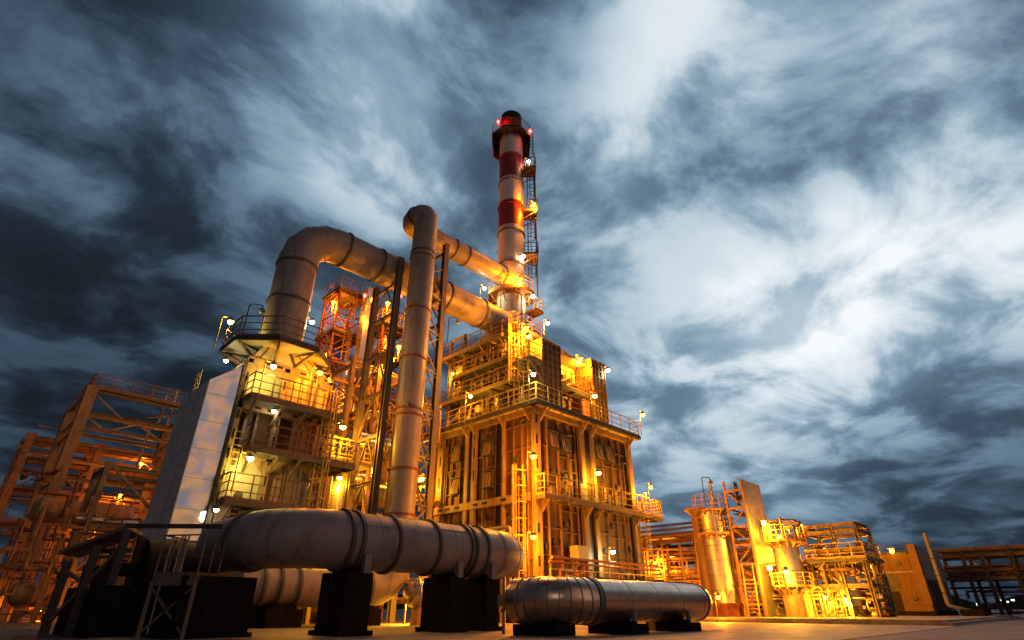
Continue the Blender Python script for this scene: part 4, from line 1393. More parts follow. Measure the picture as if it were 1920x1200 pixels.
# ================================================================ LEFT PIPE RACKS
r1 = rack('tall open frame with a railed top at the far left, above the pipe rows', (5.9, 13.5, 21.0), (52.6, 59.6), (9.2, 13.1, 14.1, 16.1), 'pipe_rack', 'cream', .75, False, None, .2)
b = MB()
for y in (52.6,):
    for x0, x1 in ((5.9, 13.5), (13.5, 21.0)):
        for k in range(4):
            xa, xb = x0 + (x1 - x0) * k / 4, x0 + (x1 - x0) * (k + 1) / 4
            za, zb = (14.1, 13.1) if k % 2 == 0 else (13.1, 14.1)
            b.beam((xa, y, za), (xb, y, zb), .14)
    b.beam((10.6, y, 9.2), (10.6, y, 14.1), .16)
b.beam((5.9, 52.6, 9.2), (5.9, 59.6, 13.1), .14).beam((5.9, 52.6, 14.1), (5.9, 59.6, 16.1), .14).beam((5.9, 59.6, 9.2), (5.9, 52.6, 13.1), .14)
b.beam((5.9, 52.6, 16.0), (9.7, 59.6, 16.0), .14).beam((9.7, 59.6, 16.0), (13.5, 52.6, 16.0), .14)
b.build('truss', 'cream', r1)
g = slab(MB(), 5.7, 52.3, 21.2, 53.4, 16.35, .2).build('top_walk', 'grate', r1)
railing(MB(), [(5.75, 53.3, 16.35), (5.75, 52.35, 16.35), (21.2, 52.35, 16.35)], step=1.4, r=.035).build('railing', 'brail', g)
railing(MB(), [(5.9, 52.4, 16.3), (5.9, 59.8, 16.3)], step=1.4, r=.035).build('side_railing', 'brail', r1)
for x in (11.4, 12.1):
    MB().tube([(x, 54, 14.9), (x, 54, 18.1 if x > 12 else 17.4)], .13, 8).build('vent_pipe', 'pipe', r1)
r2 = rack('long low rack carrying rows of pipes behind the tall open frame', (4.0, 9.0, 15.0, 21.0, 27.0), (61.0, 65.5), (3.6, 6.4, 9.0, 11.6, 13.2), 'pipe_rack', 'orange', .55, True, None, .7)
A3 = at(205, 865, 33)
r3 = rack('nearer brown rack with two tall leaning braces, left of the silver side duct', (A3.x, A3.x + 4.2), (A3.y, A3.y + 3.0), (2.4, 5.0, A3.z - .3), 'pipe_rack', 'steel', .26, True, None, .3)
MB().beam((A3.x, A3.y, A3.z), (A3.x + 4.2, A3.y, 5.0), .16).beam((A3.x, A3.y, A3.z), (A3.x, A3.y + 3, 5.2), .14).build('tall_brace', 'steel', r3)
lab_l = 'one of the long thin pipes running along the low rack at the far left'
for i, (y, z, r) in enumerate(((60.8, 13.6, .12), (61.6, 13.6, .2), (62.3, 13.6, .16), (63.2, 13.6, .26), (64.2, 13.6, .18), (60.8, 12.0, .16), (61.5, 12.0, .28),
                               (62.6, 12.0, .2), (63.5, 12.0, .25), (60.9, 9.45, .2), (61.8, 9.45, .25), (63.0, 9.45, .3), (61.0, 6.8, .22), (62.0, 6.8, .3), (60.8, 14.5, .08), (61.2, 10.6, .1))):
    solo(MB().tube([(3.6 + .25 * (i % 3), y, z), (29, y, z)], r, 10), 'pipe', 'pipe' if i % 3 else 'orange', lab_l, 'pipe', 'pipes on the far left rack')
lab_n = 'one of the pipes lying across the nearer brown rack, left of the silver side duct'
for i, (dy, z, r) in enumerate(((.3, 5.2, .16), (1.2, 5.2, .22), (2.2, 5.2, .14), (.4, 2.62, .2), (1.5, 2.62, .14), (2.5, 2.62, .22))):
    solo(MB().tube([(A3.x - .6, A3.y + dy, z), (A3.x + 6, A3.y + dy, z)], r, 10), 'pipe', 'orange' if i % 2 else 'pipe', lab_n, 'pipe', 'pipes on the nearer left rack')
clutter('dense tangle of orange-lit pipework low at the far left', 3.0, 12.5, 39.5, 45, .4, 5.5, 40, 21, 'orange', .12)
clutter('tangle of small pipework between the left racks at middle height', 4, 14, 46, 51, .5, 9, 45, 22, 'rusty', .14)
clutter('tangle of valves and loops hung under the tall open frame', 6, 16, 53, 59, .5, 9.5, 45, 23, 'orange', .18)
clutter('tangle of thin pipes among the posts of the low far rack', 4, 20, 61, 65, .5, 11, 40, 24, 'orange', .16)
drum('rust-lit horizontal vessel under the left pipe racks', (7.5, 48.2, 6.4), (1, 0, 0), 5, .8, 'orange', feet=0)
drum('small rust-lit vessel low behind the steel canopy posts', (6.2, 42.6, 1.4), (1, 0, 0), 2.6, .6, 'orange', feet=0)
# orange trestles near the ground at far left
for i, (px, D, lab) in enumerate(((95, 30, 'leftmost of the leaning orange props behind the steel canopy'), (70, 33, 'second orange prop, deeper behind the steel canopy'))):
    p = at(px, 1140, D)
    t = thing('prop_frame', lab, 'frame', (p.x, p.y, 0), 'orange props at left')
    for dx in (0, 1.5):
        MB().ibeam((p.x + dx, p.y, 0), (p.x + dx, p.y, 4.2), .24).build('post', 'orange', t)
    b = MB().ibeam((p.x - .3, p.y, 4.1), (p.x + 1.8, p.y, 4.1), .2)
    b.beam((p.x, p.y, .2), (p.x + 1.5, p.y, 2.1), .1).beam((p.x + 1.5, p.y, 2.1), (p.x, p.y, 4.0), .1).beam((p.x, p.y, 2.1), (p.x + 1.5, p.y, 2.1), .12)
    b.build('bracing', 'orange', t)
for i, (px, py) in enumerate(((60, 1030), (95, 985), (130, 1010))):
    q = at(px, py, 43 + i * 2)
    t = thing('rack_post', 'one of the bare orange posts with knee braces under the far left pipes', 'post', (q.x, q.y, 0), 'bare posts at far left')
    MB().ibeam((q.x, q.y, 0), (q.x, q.y, q.z), .34).build('column', 'orange', t)
    MB().beam((q.x, q.y, q.z - 2.0), (q.x + 1.4, q.y, q.z - .1), .14).beam((q.x, q.y, q.z - 2.0), (q.x - 1.4, q.y, q.z - .1), .14).ibeam((q.x - 1.6, q.y, q.z), (q.x + 1.6, q.y, q.z), .24).build('knee_brace', 'orange', t)
p = at(150, 1130, 27)
mb = MB().box(p.x, p.y, 0, p.x + 1.5, p.y + 1.2, 2.3).box(p.x - .1, p.y - .1, 2.3, p.x + 1.6, p.y + 1.3, 2.4)
for k in range(3):
    mb.box(p.x - .03, p.y + .1 + k * .36, .3, p.x, p.y + .36 + k * .36, 2.1)
solo(mb, 'equipment_cabinet', 'cream', 'orange-lit steel cabinet behind the canopy posts at far left', 'cabinet')

# ================================================================ RIGHT: rack between furnace and vessels
rm = rack('orange-lit pipe rack right behind the furnace, in front of the tallest right vessel', (41.8, 45.5), (16.6, 21.2, 25.6, 30.0), (2.9, 4.1, 5.4), 'pipe_rack', 'cream', .3, True, None, .3)
b = MB()
for y in (18.2, 20.2, 22.4, 24.0):
    b.beam((41.6, y, 0), (41.6, y, 5.2), .12)
for z in (2.5, 4.75):
    b.beam((41.6, 16.6, z), (41.6, 28, z), .1)
b.beam((41.6, 18.2, 3.0), (41.6, 16.7, 4.1), .1).beam((41.6, 18.2, 5.3), (41.6, 16.7, 4.1), .1)
b.build('sub_frame', 'cream', rm)
for i, (x, z, r) in enumerate(((41.9, 5.75, .1), (42.4, 5.75, .16), (43.2, 5.75, .12), (44.3, 5.75, .22), (42.0, 4.4, .12), (42.8, 4.4, .2), (43.9, 4.4, .14), (43.0, 3.2, .2))):
    solo(MB().tube([(x, 17.2, z), (x, 33, z)], r, 10), 'pipe', 'pipe' if i % 2 else 'orange', 'one of the pipes crossing on the orange-lit rack right of the furnace', 'pipe', 'pipes on the rack right of the furnace')
clutter('orange tangle of pipework inside the rack right of the furnace', 41.8, 45.4, 16.8, 29, .3, 5, 90, 31, 'orange', .12)
for k in range(4):
    x, z = 44.5 + k * .7, 5.6 + k * .45
    solo(MB().tube([(x, 20, z + .3), (x, 44, z + .3)], .11, 8), 'pipe', 'pipe', 'one of the pale pipes above the rack beside the furnace corner', 'pipe', 'high pale pipes right of the furnace')
mb = MB()
for y in (22, 30, 38):
    mb.beam((44.2, y, 5.9), (47.0, y, 7.6), .12)
    mb.beam((47.2, y, 0), (47.2, y, 7.8), .2)
solo(mb.beam((47.2, 22, 5.0), (47.2, 38, 5.0), .15), 'pipe_support', 'cream', 'sloping bracket frame holding the high pale pipes right of the furnace', 'frame')

# tallest right vessel with two ring platforms
V1 = (38.35, 17.95)
v1 = thing('process_vessel', 'tallest golden-lit upright vessel with two ring platforms, right of the furnace', 'vessel', (*V1, 0))
MB().lathe((*V1, 0), (0, 0, 1), [(.93, .9), (.93, 6.55), (.88, 6.75), (.4, 6.95)], 36).build('shell', 'clad', v1)
MB().lathe((*V1, 0), (0, 0, 1), [(1.0, 0), (1.0, .9)], 36).build('skirt', 'rusty', v1)
for z in (1.7, 2.6, 3.5, 4.4, 5.4):
    MB().band((*V1, z), (0, 0, 1), .93, .04, .018, 36).build('band', 'seam', v1)
MB().lathe((V1[0] - .66, V1[1] - .66, 1.7), (-1, -1, 0), [(.3, 0), (.3, .12), (.05, .14)], 18).build('manway', 'clad', v1)
octo(v1, *V1, 6.72, .9, 1.12, n=12, phase=0, m='orange', rail='orange', rh=1.0, drop=.4, edge=.13, toe=False, rr=.018)
octo(v1, *V1, 5.2, .93, 1.3, n=12, phase=0, m='orange', rail='orange', rh=1.0, drop=.4, edge=.13, toe=False, rr=.018)
octo(v1, *V1, .95, 1.0, 1.15, n=12, phase=0, m='rusty', rail='rusty', rh=.01, drop=.3, edge=.13, toe=False, rr=.018, name='base_ring')
MB().tube([(V1[0] - .3, V1[1] - .4, 6.9), (V1[0] - .3, V1[1] - .4, 8.4)], .11, 10).build('vent_pipe', 'pipe', v1)
p = at(1306, 975, 40)
st = thing('vent_stack', 'short dark vent stack with a flared cap behind the tallest right vessel', 'stack', (p.x, p.y, 0))
MB().lathe((p.x, p.y, 0), (0, 0, 1), [(.34, 0), (.34, 6.35), (.42, 6.5), (.75, 6.75), (.75, 6.85), (.5, 6.86)], 24).build('pipe', 'brown', st)

# clad stair tower: open lattice side + tall silver screen
TX, TYY = 38.05, 15.35
sw = thing('clad_tower', 'slender open lattice tower with a tall silver-grey screen on its right side', 'tower', (TX, TYY, 0))
ty1 = 16.57
tx1 = 41.1
ZT = 8.5
for x, y in ((TX, TYY), (TX, ty1), (tx1 - .06, ty1), (tx1 - .06, TYY + .12)):
    MB().beam((x, y, .22), (x, y, ZT), .13).build('leg', 'orange', sw)
b = MB()
for k in range(7):
    z = .9 + k * 1.15
    b.beam((TX, TYY, z), (TX, ty1, z), .11, .14)
    b.beam((TX, ty1, z), (tx1, ty1, z), .1)
    if k < 6:
        a, c = ((TYY, ty1) if k % 2 else (ty1, TYY))
        b.beam((TX + .05, a, z), (TX + .05, c, z + 1.15), .07)
        b.beam((TX + .1, TYY, z + .6), (tx1, ty1, z + .6), .05)
b.build('bracing', 'orange', sw)
MB().box(TX + .07, TYY - .05, .25, tx1, TYY + .02, ZT - .02).build('screen', 'clad', sw)
MB().box(TX + .02, TYY - .09, .22, TX + .09, TYY - .02, ZT + .05).build('screen_edge', 'orange', sw)
MB().box(TX + .25, ty1 - .6, 6.9, TX + .85, ty1 - .55, ZT - .05).build('panel', 'grey', sw)
b = MB()
for k in range(7):
    b.box(TX + .3, TYY + .15, .6 + k * 1.15, tx1 - .1, ty1 - .1, .64 + k * 1.15)
b.build('landing', 'grate', sw)
# steep ship ladder at its foot
sl_ = thing('ship_ladder', 'steep yellow ship ladder leaning at the foot of the lattice tower', 'ladder', (37.4, 15.9, .22))
b = MB()
l0, l1 = Vector((36.9, 15.6, .22)), Vector((37.9, 15.9, 2.5))
sdv = Vector((.28, -.55, 0))
for k in (-.5, .5):
    b.beam(l0 + sdv * k, l1 + sdv * k, .06, .12)
b.build('stringer', 'rail', sl_)
b = MB()
for k in range(1, 10):
    b.beam(l0.lerp(l1, k / 10) - sdv * .5, l0.lerp(l1, k / 10) + sdv * .5, .12, .03)
b.build('tread', 'rail', sl_)
b = MB()
for k in (-.5, .5):
    b.beam(l0 + sdv * k + Vector((0, 0, .75)), l1 + sdv * k + Vector((0, 0, .75)), .04)
    for f_ in (0, .5, 1):
        b.beam(l0.lerp(l1, f_) + sdv * k, l0.lerp(l1, f_) + sdv * k + Vector((0, 0, .75)), .035)
b.build('handrail', 'rail', sl_)

# second vessel (bright) with two ring platforms
V2 = (39.55, 13.85)
v2 = thing('process_vessel', 'brightest yellow-lit upright vessel with two ring platforms, right of the silver screen', 'vessel', (*V2, 0))
MB().lathe((*V2, 0), (0, 0, 1), [(.74, .2), (.74, 4.7), (.68, 4.85), (.3, 5.0)], 32).build('shell', 'clad', v2)
MB().lathe((*V2, 0), (0, 0, 1), [(.80, .2), (.80, 1.75)], 32).build('skirt', 'cream', v2)
octo(v2, *V2, 4.55, .75, 1.22, n=14, phase=0, m='orange', rail='rail', rh=.9, drop=.4, edge=.13, toe=False, rr=.018)
octo(v2, *V2, 1.95, .8, 1.2, n=14, phase=0, m='orange', rail='rail', rh=.7, drop=.5, edge=.13, toe=False, rr=.018)
mb = MB()
for k in range(9):
    a = 2 * math.pi * k / 9
    x, y = V2[0] + math.cos(a) * 1.1, V2[1] + math.sin(a) * 1.1
    mb.tube(bend([(x, y, 4.5), (x, y, 5.35 + .25 * (k % 3)), (V2[0], V2[1], 5.35 + .25 * (k % 3))], .15), .08, 8)
mb.build('head_pipework', 'cream', v2)
MB().tube([(V2[0] + .2, V2[1] + 1.0, 5), (V2[0] + .2, V2[1] + 1.0, 6.2), (V2[0] + .15, V2[1] + 1.15, 6.25)], .05, 6).build('vent_pipe', 'dark', v2)
# third vessel, smaller
V3 = (41.75, 11.5)
v3 = thing('process_vessel', 'smaller upright vessel with one crowded ring platform inside the yellow frame', 'vessel', (*V3, 0))
MB().lathe((*V3, 0), (0, 0, 1), [(.72, .8), (.72, 2.6), (.66, 2.75), (.2, 2.9)], 32).build('shell', 'clad', v3)
for k in range(4):
    a = math.pi / 2 * k + .5
    MB().box(V3[0] + math.cos(a) * .6 - .08, V3[1] + math.sin(a) * .6 - .08, .2, V3[0] + math.cos(a) * .6 + .08, V3[1] + math.sin(a) * .6 + .08, .9).build('leg', 'cream', v3)
octo(v3, *V3, 2.85, .72, 1.1, n=14, phase=0, m='orange', rail='rail', rh=.8, drop=.4, edge=.13, toe=False, rr=.018)
mb = MB()
for k in range(8):
    a = 2 * math.pi * k / 8 + .2
    x, y = V3[0] + math.cos(a) * 1.0, V3[1] + math.sin(a) * 1.0
    mb.tube(bend([(x, y, 2.8), (x, y, 3.5 + .2 * (k % 3)), (V3[0], V3[1], 3.5 + .2 * (k % 3))], .15), .08, 8)
mb.build('head_pipework', 'cream', v3)
MB().box(V3[0] + .9, V3[1] - 1.7, .3, V3[0] + 2.6, V3[1] - .9, .5).build('skid', 'rusty', v3)
for k in range(4):
    MB().tube([(V3[0] + 1.0 + .35 * k, V3[1] - 1.2, .5), (V3[0] + 1.0 + .35 * k, V3[1] - 1.2, 2.7)], .09, 8).build('standpipe', 'cream', v3)

# yellow open frame round the third vessel
yf = thing('equipment_rack', 'bright yellow-lit open steel frame with a high top beam, right of the vessels', 'frame', (42.2, 11.5, 0))
cols = [(40.9, 13.0), (40.9, 11.3), (40.9, 9.9), (43.9, 13.0), (43.9, 9.9)]
for x, y in cols:
    MB().ibeam((x, y, .22), (x, y, 5.35), .2, .2, .04).build('column', 'cream', yf)
b = MB()
for z in (1.9, 3.3, 5.0, 5.4):
    for x in (40.9, 43.9):
        b.ibeam((x, 13.0, z), (x, 9.9, z), .16, .22, .03)
    for y in (13.0, 9.9):
        b.ibeam((40.9, y, z), (43.9, y, z), .16, .22, .03)
for y in (13.0, 9.9):
    b.beam((40.9, y, 3.3), (43.9, y, 5.0), .07)
b.beam((40.9, 13, .4), (40.9, 11.3, 1.9), .09).beam((40.9, 11.3, 1.9), (40.9, 13, 3.3), .09).beam((40.9, 9.9, 3.3), (40.9, 11.3, 4.75), .07)
b.build('beam', 'cream', yf)
MB().tube(bend([(40.7, 13.2, 3.9), (40.7, 9.6, 3.9), (42.5, 9.6, 3.9)], .2), .1, 10).build('pipe_loop', 'cream', yf)
g = slab(MB(), 40.4, 9.6, 44.2, 13.2, 3.38, .16).build('floor', 'grate', yf)
railing(MB(), [(40.45, 13.1, 3.4), (40.45, 9.65, 3.4), (44.1, 9.65, 3.4)], h=.9, step=.7).build('railing', 'rail', g)
clutter('bright yellow tangle of pipework between the lit vessels', 39.6, 43.5, 11.8, 15.4, .3, 3.3, 80, 41, 'cream', .10)
clutter('yellow pipework knotted under the open frame, beside the shed', 41, 44, 9.7, 12.4, .3, 3.2, 70, 42, 'cream', .09)
clutter('fine pipework on top of the yellow frame floor', 41, 43.8, 10, 12.8, 3.42, 4.3, 24, 43, 'cream', .07)
clutter('dark-orange pipework behind the vessels and the silver screen', 42.5, 50, 15, 24, .3, 4.2, 100, 44, 'orange', .13)
p = on_x(1545, 1135, 39.0)
fc = thing('guard_rail', 'yellow guard rail panel in front of the smallest vessel', 'guard rail', (p.x, p.y, .22))
railing(MB(), [(p.x, p.y + .9, .22), (p.x, p.y - 1.0, .22)], h=1.35, step=.38, mids=3, r=.035, toe=False).build('railing', 'rail', fc)

# ================================================================ RIGHT: shed, exhaust, rack
SX, SY = 50.1, 8.75
sh = thing('equipment_shed', 'orange-lit sheet-metal shed with a dark doorway at the right', 'shed', (SX, SY, 0))
mb = MB().box(SX, SY, .3, SX + 8.2, SY + 3.6, 4.15)
body = mb.build('wall', 'shed', sh)
mb = MB()
for k in range(24):
    mb.box(SX - .03, SY + .1 + k * .15, .9, SX, SY + .15 + k * .15, 4.12)
mb.build('sheet_rib', 'shed', sh)
MB().box(SX - .06, SY - .05, .9, SX + .5, SY + .45, 4.75).build('corner_parapet', 'shed', sh)
MB().box(SX + .5, SY - .05, 2.5, SX + 8.3, SY - .0, 4.72).build('upper_cladding', 'grey', sh)
MB().box(SX + 1.0, SY - .02, .3, SX + 6.5, SY - .008, 2.4).build('bay_shade_sheet', 'soot_shade', sh)  # flat near-black sheet stands in for the shaded opening
MB().box(SX - .1, SY - .1, 0, SX + 8.3, SY + 3.7, .5).build('plinth', 'concrete', sh)
mb = MB()
for k in range(5):
    mb.box(SX + 1.3 + k * 1.05, SY - .04, .4, SX + 1.38 + k * 1.05, SY - .021, 2.4)
mb.each('bay_post', 'grey', sh)
MB().box(SX - .045, SY + .05, 2.95, SX - .031, SY + 3.55, 3.0).build('sheet_lap', 'grey', sh)
for y, z in ((SY + .7, 1.2), (SY + 1.1, 3.4), (SY + 2.6, 3.5)):
    MB().box(SX - .12, y, z, SX - .031, y + .35, z + .28).build('wall_box', 'dark', sh)
dr = MB().box(SX - .05, SY + 1.7, .5, SX - .031, SY + 3.1, 1.75).build('door', 'soot_shade', sh)
MB().box(SX - .07, SY + 1.55, 1.85, SX - .031, SY + 3.5, 2.85).build('dark_window', 'dark', sh)
mb = MB()
railing(mb, [(SX + .2, SY + 3.5, 4.15), (SX + .2, SY + .6, 4.15), (SX + 7, SY + .6, 4.15)], h=.7, step=.7, r=.015)
mb.build('roof_railing', 'dark', sh)
MB().tube(bend([(SX - .12, SY + 3.2, 1.4), (SX - .5, SY + 3.2, 1.4), (SX - .5, SY + 3.2, 2.6), (SX - .1, SY + 3.2, 2.6)], .15), .06, 8).build('pipe_loop', 'rusty', sh)
p0 = on_y(1733, 1000, 8.0)
ex = thing('exhaust_pipe', 'slim exhaust pipe rising in front of the shed', 'pipe', (p0.x, 8.0, 0))
MB().tube([(p0.x, 8.0, 1.0), (p0.x, 8.0, p0.z)], .14, 16).build('riser', 'grey', ex)
MB().tube(bend([(p0.x, 8.0, 1.2), (p0.x, 8.0, .85), (p0.x + .9, 7.0, .5)], .3), .13, 14).build('foot_bend', 'grey', ex)
for z in (1.6, 2.7, 3.8):
    MB().band((p0.x, 8.0, z), (0, 0, 1), .14, .06, .03, 16).build('band', 'dark', ex)
MB().box(p0.x + .3, 6.2, 0, p0.x + 1.9, 7.4, .62).build('base', 'concrete', ex)

rys = [9.3] + [on_x(px_, py_, 60.5).y for px_, py_ in ((1810, 1060), (1846, 1060), (1897, 1050))] + [1.4, -1.0, -5.0]
rr = rack('brown-lit pipe rack running off the right edge', (60.5, 64.5), rys, (2.9, 3.5, 4.6), 'pipe_rack', 'steel', .26, False, None, .1)
b = MB()
b.beam((60.5, 7.2, 4.4), (60.5, 5.3, 3.0), .1).beam((60.5, 5.3, 3.0), (60.5, 2.0, 4.4), .1)
b.build('bracing', 'rusty', rr)
for i, (x, z, r) in enumerate(((60.6, 4.95, .3), (61.4, 4.85, .12), (63.4, 4.85, .14), (60.8, 3.7, .08), (62.4, 3.75, .2), (63.5, 3.7, .12),
                               (60.9, 3.1, .1), (63.0, 3.1, .12), (61.8, 2.15, .14))):
    solo(MB().tube([(x, 9.2, z), (x, -12, z)], r * .62, 10), 'pipe', ('orange', 'rusty', 'dark')[i % 3] if i else 'cream', 'one of the pipes running along the brown rack at the right edge', 'pipe', 'pipes on the right edge rack')
clutter('dark thin pipework among the posts of the right edge rack', 61, 64, -4, 8.5, .3, 1.9, 50, 51, 'rusty', .08)
for i, (px, py, D) in enumerate(((1837, 1143, 140), (1850, 1164, 150), (1852, 1168, 160), (1893, 1166, 150), (1905, 1170, 145), (1880, 1163, 170))):
    p = at(px, min(py, 1141), D)
    t = thing('site_lamp', ('larger white floodlight far off between the right rack posts' if i == 0 else 'one of the tiny white lamps far off beyond the right rack'), 'lamp', (p.x, p.y, 0), 'far lamps beyond the right rack' if i else None)
    h = max(1.0, p.z) if i == 0 else 1.0 + .3 * i
    MB().beam((p.x, p.y, 0), (p.x, p.y, h), .12).build('post', 'dark', t)
    MB().box(p.x - .3, p.y - .3, h, p.x + .3, p.y + .3, h + (.7 if i == 0 else .3)).build('bulb', emit('far_lamp_glow', (1, .95, .8), 3.0), t)

# ================================================================ LAMPS
LC = dict(white=((1.0, .80, .38), (1.0, .93, .72)), lemon=((1.0, .70, .13), (1.0, .84, .22)), yellow=((1.0, .41, .018), (1.0, .62, .06)), orange=((1.0, .27, .008), (1.0, .42, .012)),
          amber=((1.0, .225, .012), (1.0, .36, .01)), red=((1, .03, .02), (1, .08, .06)))
BULB = {k: emit('bulb_' + k, v[1], 40 if k != 'red' else 12) for k, v in LC.items()}
LD_CACHE, PROTO = {}, {}


def lamp_data(c, p):
    k = (c, p)
    if k not in LD_CACHE:
        l = bpy.data.lights.new('lamp_light', 'POINT')
        l.energy = p
        l.color = LC[c][0]
        l.shadow_soft_size = .12
        LD_CACHE[k] = l
    return LD_CACHE[k]


def make_lamp(c, kind, h):
    """kind: pole (bulb on a post of height h), bell (hanging shade), flood (bracket)"""
    t = thing('floodlight' if kind == 'flood' else ('hanging_lamp' if kind == 'bell' else 'pole_lamp'), 'x', 'lamp', (0, 0, 0))
    if kind == 'pole':
        MB().tube(bend([(-.45, 0, -h), (-.45, 0, .16), (0, 0, .16), (0, 0, .1)], .1, 4), .035, 8).build('post', 'rail', t)
        MB().lathe((0, 0, 0), (0, 0, 1), [(.17, .0), (.17, .05), (.09, .2), (.05, .24)], 16).build('lamp_shade', 'lamp', t)
    elif kind == 'bell':
        MB().tube([(0, 0, .2), (0, 0, h)], .03, 8).build('stem', 'lamp', t)
        MB().lathe((0, 0, 0), (0, 0, 1), [(.2, .0), (.18, .07), (.07, .2), (.05, .26)], 16).build('lamp_shade', 'lamp', t)
    else:
        MB().beam((0, 0, .14), (0, 0, -h), .06).build('post', 'rail', t)
        MB().box(-.2, -.2, .12, .2, .2, .2).build('lamp_shade', 'lamp', t)
    MB().lathe((0, 0, 0), (0, 0, 1), [(.05, -.15), (.11, -.11), (.14, -.03), (.135, .06), (.1, .12)], 16).build('bulb', BULB[c], t)
    return t


def lamp(pos, c, power, label, kind='pole', h=1.6, rz=0.0, off=(0, 0, -.36), group='lit lamps of the plant'):
    k = (c, kind, h)
    if k not in PROTO:
        o = PROTO[k] = make_lamp(c, kind, h)
    else:
        src = PROTO[k]
        o = src.copy()
        COL.objects.link(o)
        for ch in list(src.children):
            if ch.type == 'LIGHT':
                continue
            d = ch.copy()
            COL.objects.link(d)
            d.parent = o
    o.location = pos
    if kind == 'bell':
        o.scale = (.7, .7, .7)
    o.rotation_euler = (0, 0, rz)
    if kind != 'bell':
        s_ = 1 + .16 * math.sin(pos.x * 7.3 + pos.z * 3.1)
        o.scale = (s_, s_, 1)
    o['label'] = label
    o['group'] = group
    if power > 0:
        lo = bpy.data.objects.new('lamp_light', lamp_data(c, round(power * GAIN[c])))
        COL.objects.link(lo)
        lo.parent = o
        lo.location = off
    return o


GAIN = dict(white=.8, lemon=.62, yellow=2.5, orange=3.1, amber=.5, red=1.2)
PW = 1.0
def L(px, py, where, c, p, label, **k):
    """where: ('x',v) / ('y',v) / ('d',v) -> the plane the lamp really stands on"""
    pos = {'x': on_x, 'y': on_y, 'd': at}[where[0]](px, py, where[1])
    return lamp(pos, c, p * PW, label, **k)


# boiler block
L(433, 603, ('d', 24.6), 'lemon', 330, 'white lamp on the left corner post of the octagonal boiler deck', h=1.7)
L(585, 603, ('d', 26.8), 'white', 260, 'white lamp on the right side of the octagonal boiler deck', h=1.7)
L(513, 686, ('y', 24.3), 'lemon', 330, 'yellow-white lamp over the top boiler gallery, middle of the face', h=1.9)
L(600, 698, ('y', 24.3), 'orange', 200, 'orange lamp at the right end of the top boiler gallery', h=1.6)
L(470, 858, ('y', 24.3), 'lemon', 330, 'yellow-white lamp over the lowest boiler gallery', h=1.5)
L(643, 800, ('d', 29.0), 'yellow', 420, 'yellow lamp standing on the small glowing valve platform', h=1.8)
L(637, 895, ('d', 31.0), 'yellow', 420, 'yellow lamp above the segmented elbow pipe', h=1.5)
L(424, 676, ('d', 24.4), 'white', 60, 'small white bell lamp under the left edge of the octagonal deck', kind='bell', h=.5)
L(514, 770, ('y', 24.7), 'white', 40, 'small bell lamp hanging under the top boiler gallery', kind='bell', h=.4)
L(406, 955, ('y', 24.6), 'white', 12, 'small bell lamp low at the left foot of the boiler block', kind='bell', h=.4)
# towers behind
L(625, 568, ('d', 42.5), 'orange', 900, 'orange lamp at the top of the left lattice tower', kind='flood', h=1.2)
L(608, 667, ('d', 41.5), 'orange', 600, 'orange lamp low on the left lattice tower, above the silver column', kind='flood', h=1.2)
L(735, 675, ('d', 35.0), 'orange', 600, 'orange lamp between the duct trestle and the flue riser', kind='flood', h=1.2)
L(727, 570, ('d', 41.5), 'orange', 800, 'glaring orange lamp at the head of the right lattice tower', kind='flood', h=1.2)
L(748, 652, ('d', 38.0), 'orange', 450, 'small orange lamp partly hidden beside the flue riser', kind='flood', h=1.2)
L(698, 563, ('d', 42.0), 'orange', 60, 'small orange lamp beside the red beacon of the right lattice tower', kind='flood', h=.8)
for px, lab in ((684, 'red beacon left of the trestle on the right lattice tower'), (751, 'red beacon right of the trestle on the right lattice tower')):
    L(px, 555, ('d', 41.0), 'red', 60, lab, kind='flood', h=.5, group='red beacons')
# chimney
L(975, 523, ('d', 36.0), 'orange', 700, 'orange lamp over the lower chimney platform, front side', h=1.9)
L(908, 540, ('d', 36.6), 'white', 160, 'white lamp left of the lower chimney platform', h=2.2)
L(999, 555, ('d', 37.2), 'white', 120, 'white lamp right of the lower chimney platform', h=1.2)
L(1001, 382, ('d', 37.0), 'orange', 420, 'orange lamp on the middle rest platform of the chimney ladder', h=1.2)
L(991, 303, ('d', 37.2), 'white', 100, 'white lamp on the highest rest platform of the chimney ladder', h=1.2)
L(981, 480, ('d', 36.9), 'white', 50, 'small white lamp on the lowest rest platform of the chimney ladder', h=1.0)
for px, py, D, pw, lab in ((934, 228, 36.6, 240, 'red beacon at the left of the chimney crown'), (994, 246, 36.9, 90, 'red beacon at the right of the chimney crown')):
    L(px, py, ('d', D), 'red', pw, lab, kind='flood', h=.7, group='red beacons', off=(.0, 0, -.25))
# furnace, upper part
L(987, 614, ('d', 32.6), 'orange', 1040, 'orange lamp at the foot of the chimney, higher of the close pair', h=1.6)
L(991, 630, ('d', 31.8), 'yellow', 560, 'yellow lamp at the foot of the chimney, lower of the close pair', h=1.6)
L(1027, 605, ('d', 32.6), 'white', 120, 'white lamp on top of the nearer grid-clad housing', h=1.0)
L(1088, 672, ('y', 21.2), 'orange', 720, 'orange lamp in the bay between the two grid-clad housings', h=1.3)
L(1140, 694, ('y', 20.7), 'white', 120, 'white lamp beside the farther grid-clad housing', h=1.2)
L(1000, 701, ('d', 29.6), 'white', 260, 'white lamp on the corner of the upper furnace gallery', h=1.9)
L(882, 742, ('x', 22.5), 'yellow', 240, 'yellow lamp on the left run of the upper furnace gallery', h=1.9)
L(1115, 742, ('y', 20.0), 'yellow', 208, 'yellow lamp below the farther grid-clad housing, on the upper gallery', h=1.6)
L(1205, 777, ('y', 19.9), 'orange', 416, 'glaring lamp at the right end of the upper furnace gallery', h=1.6)
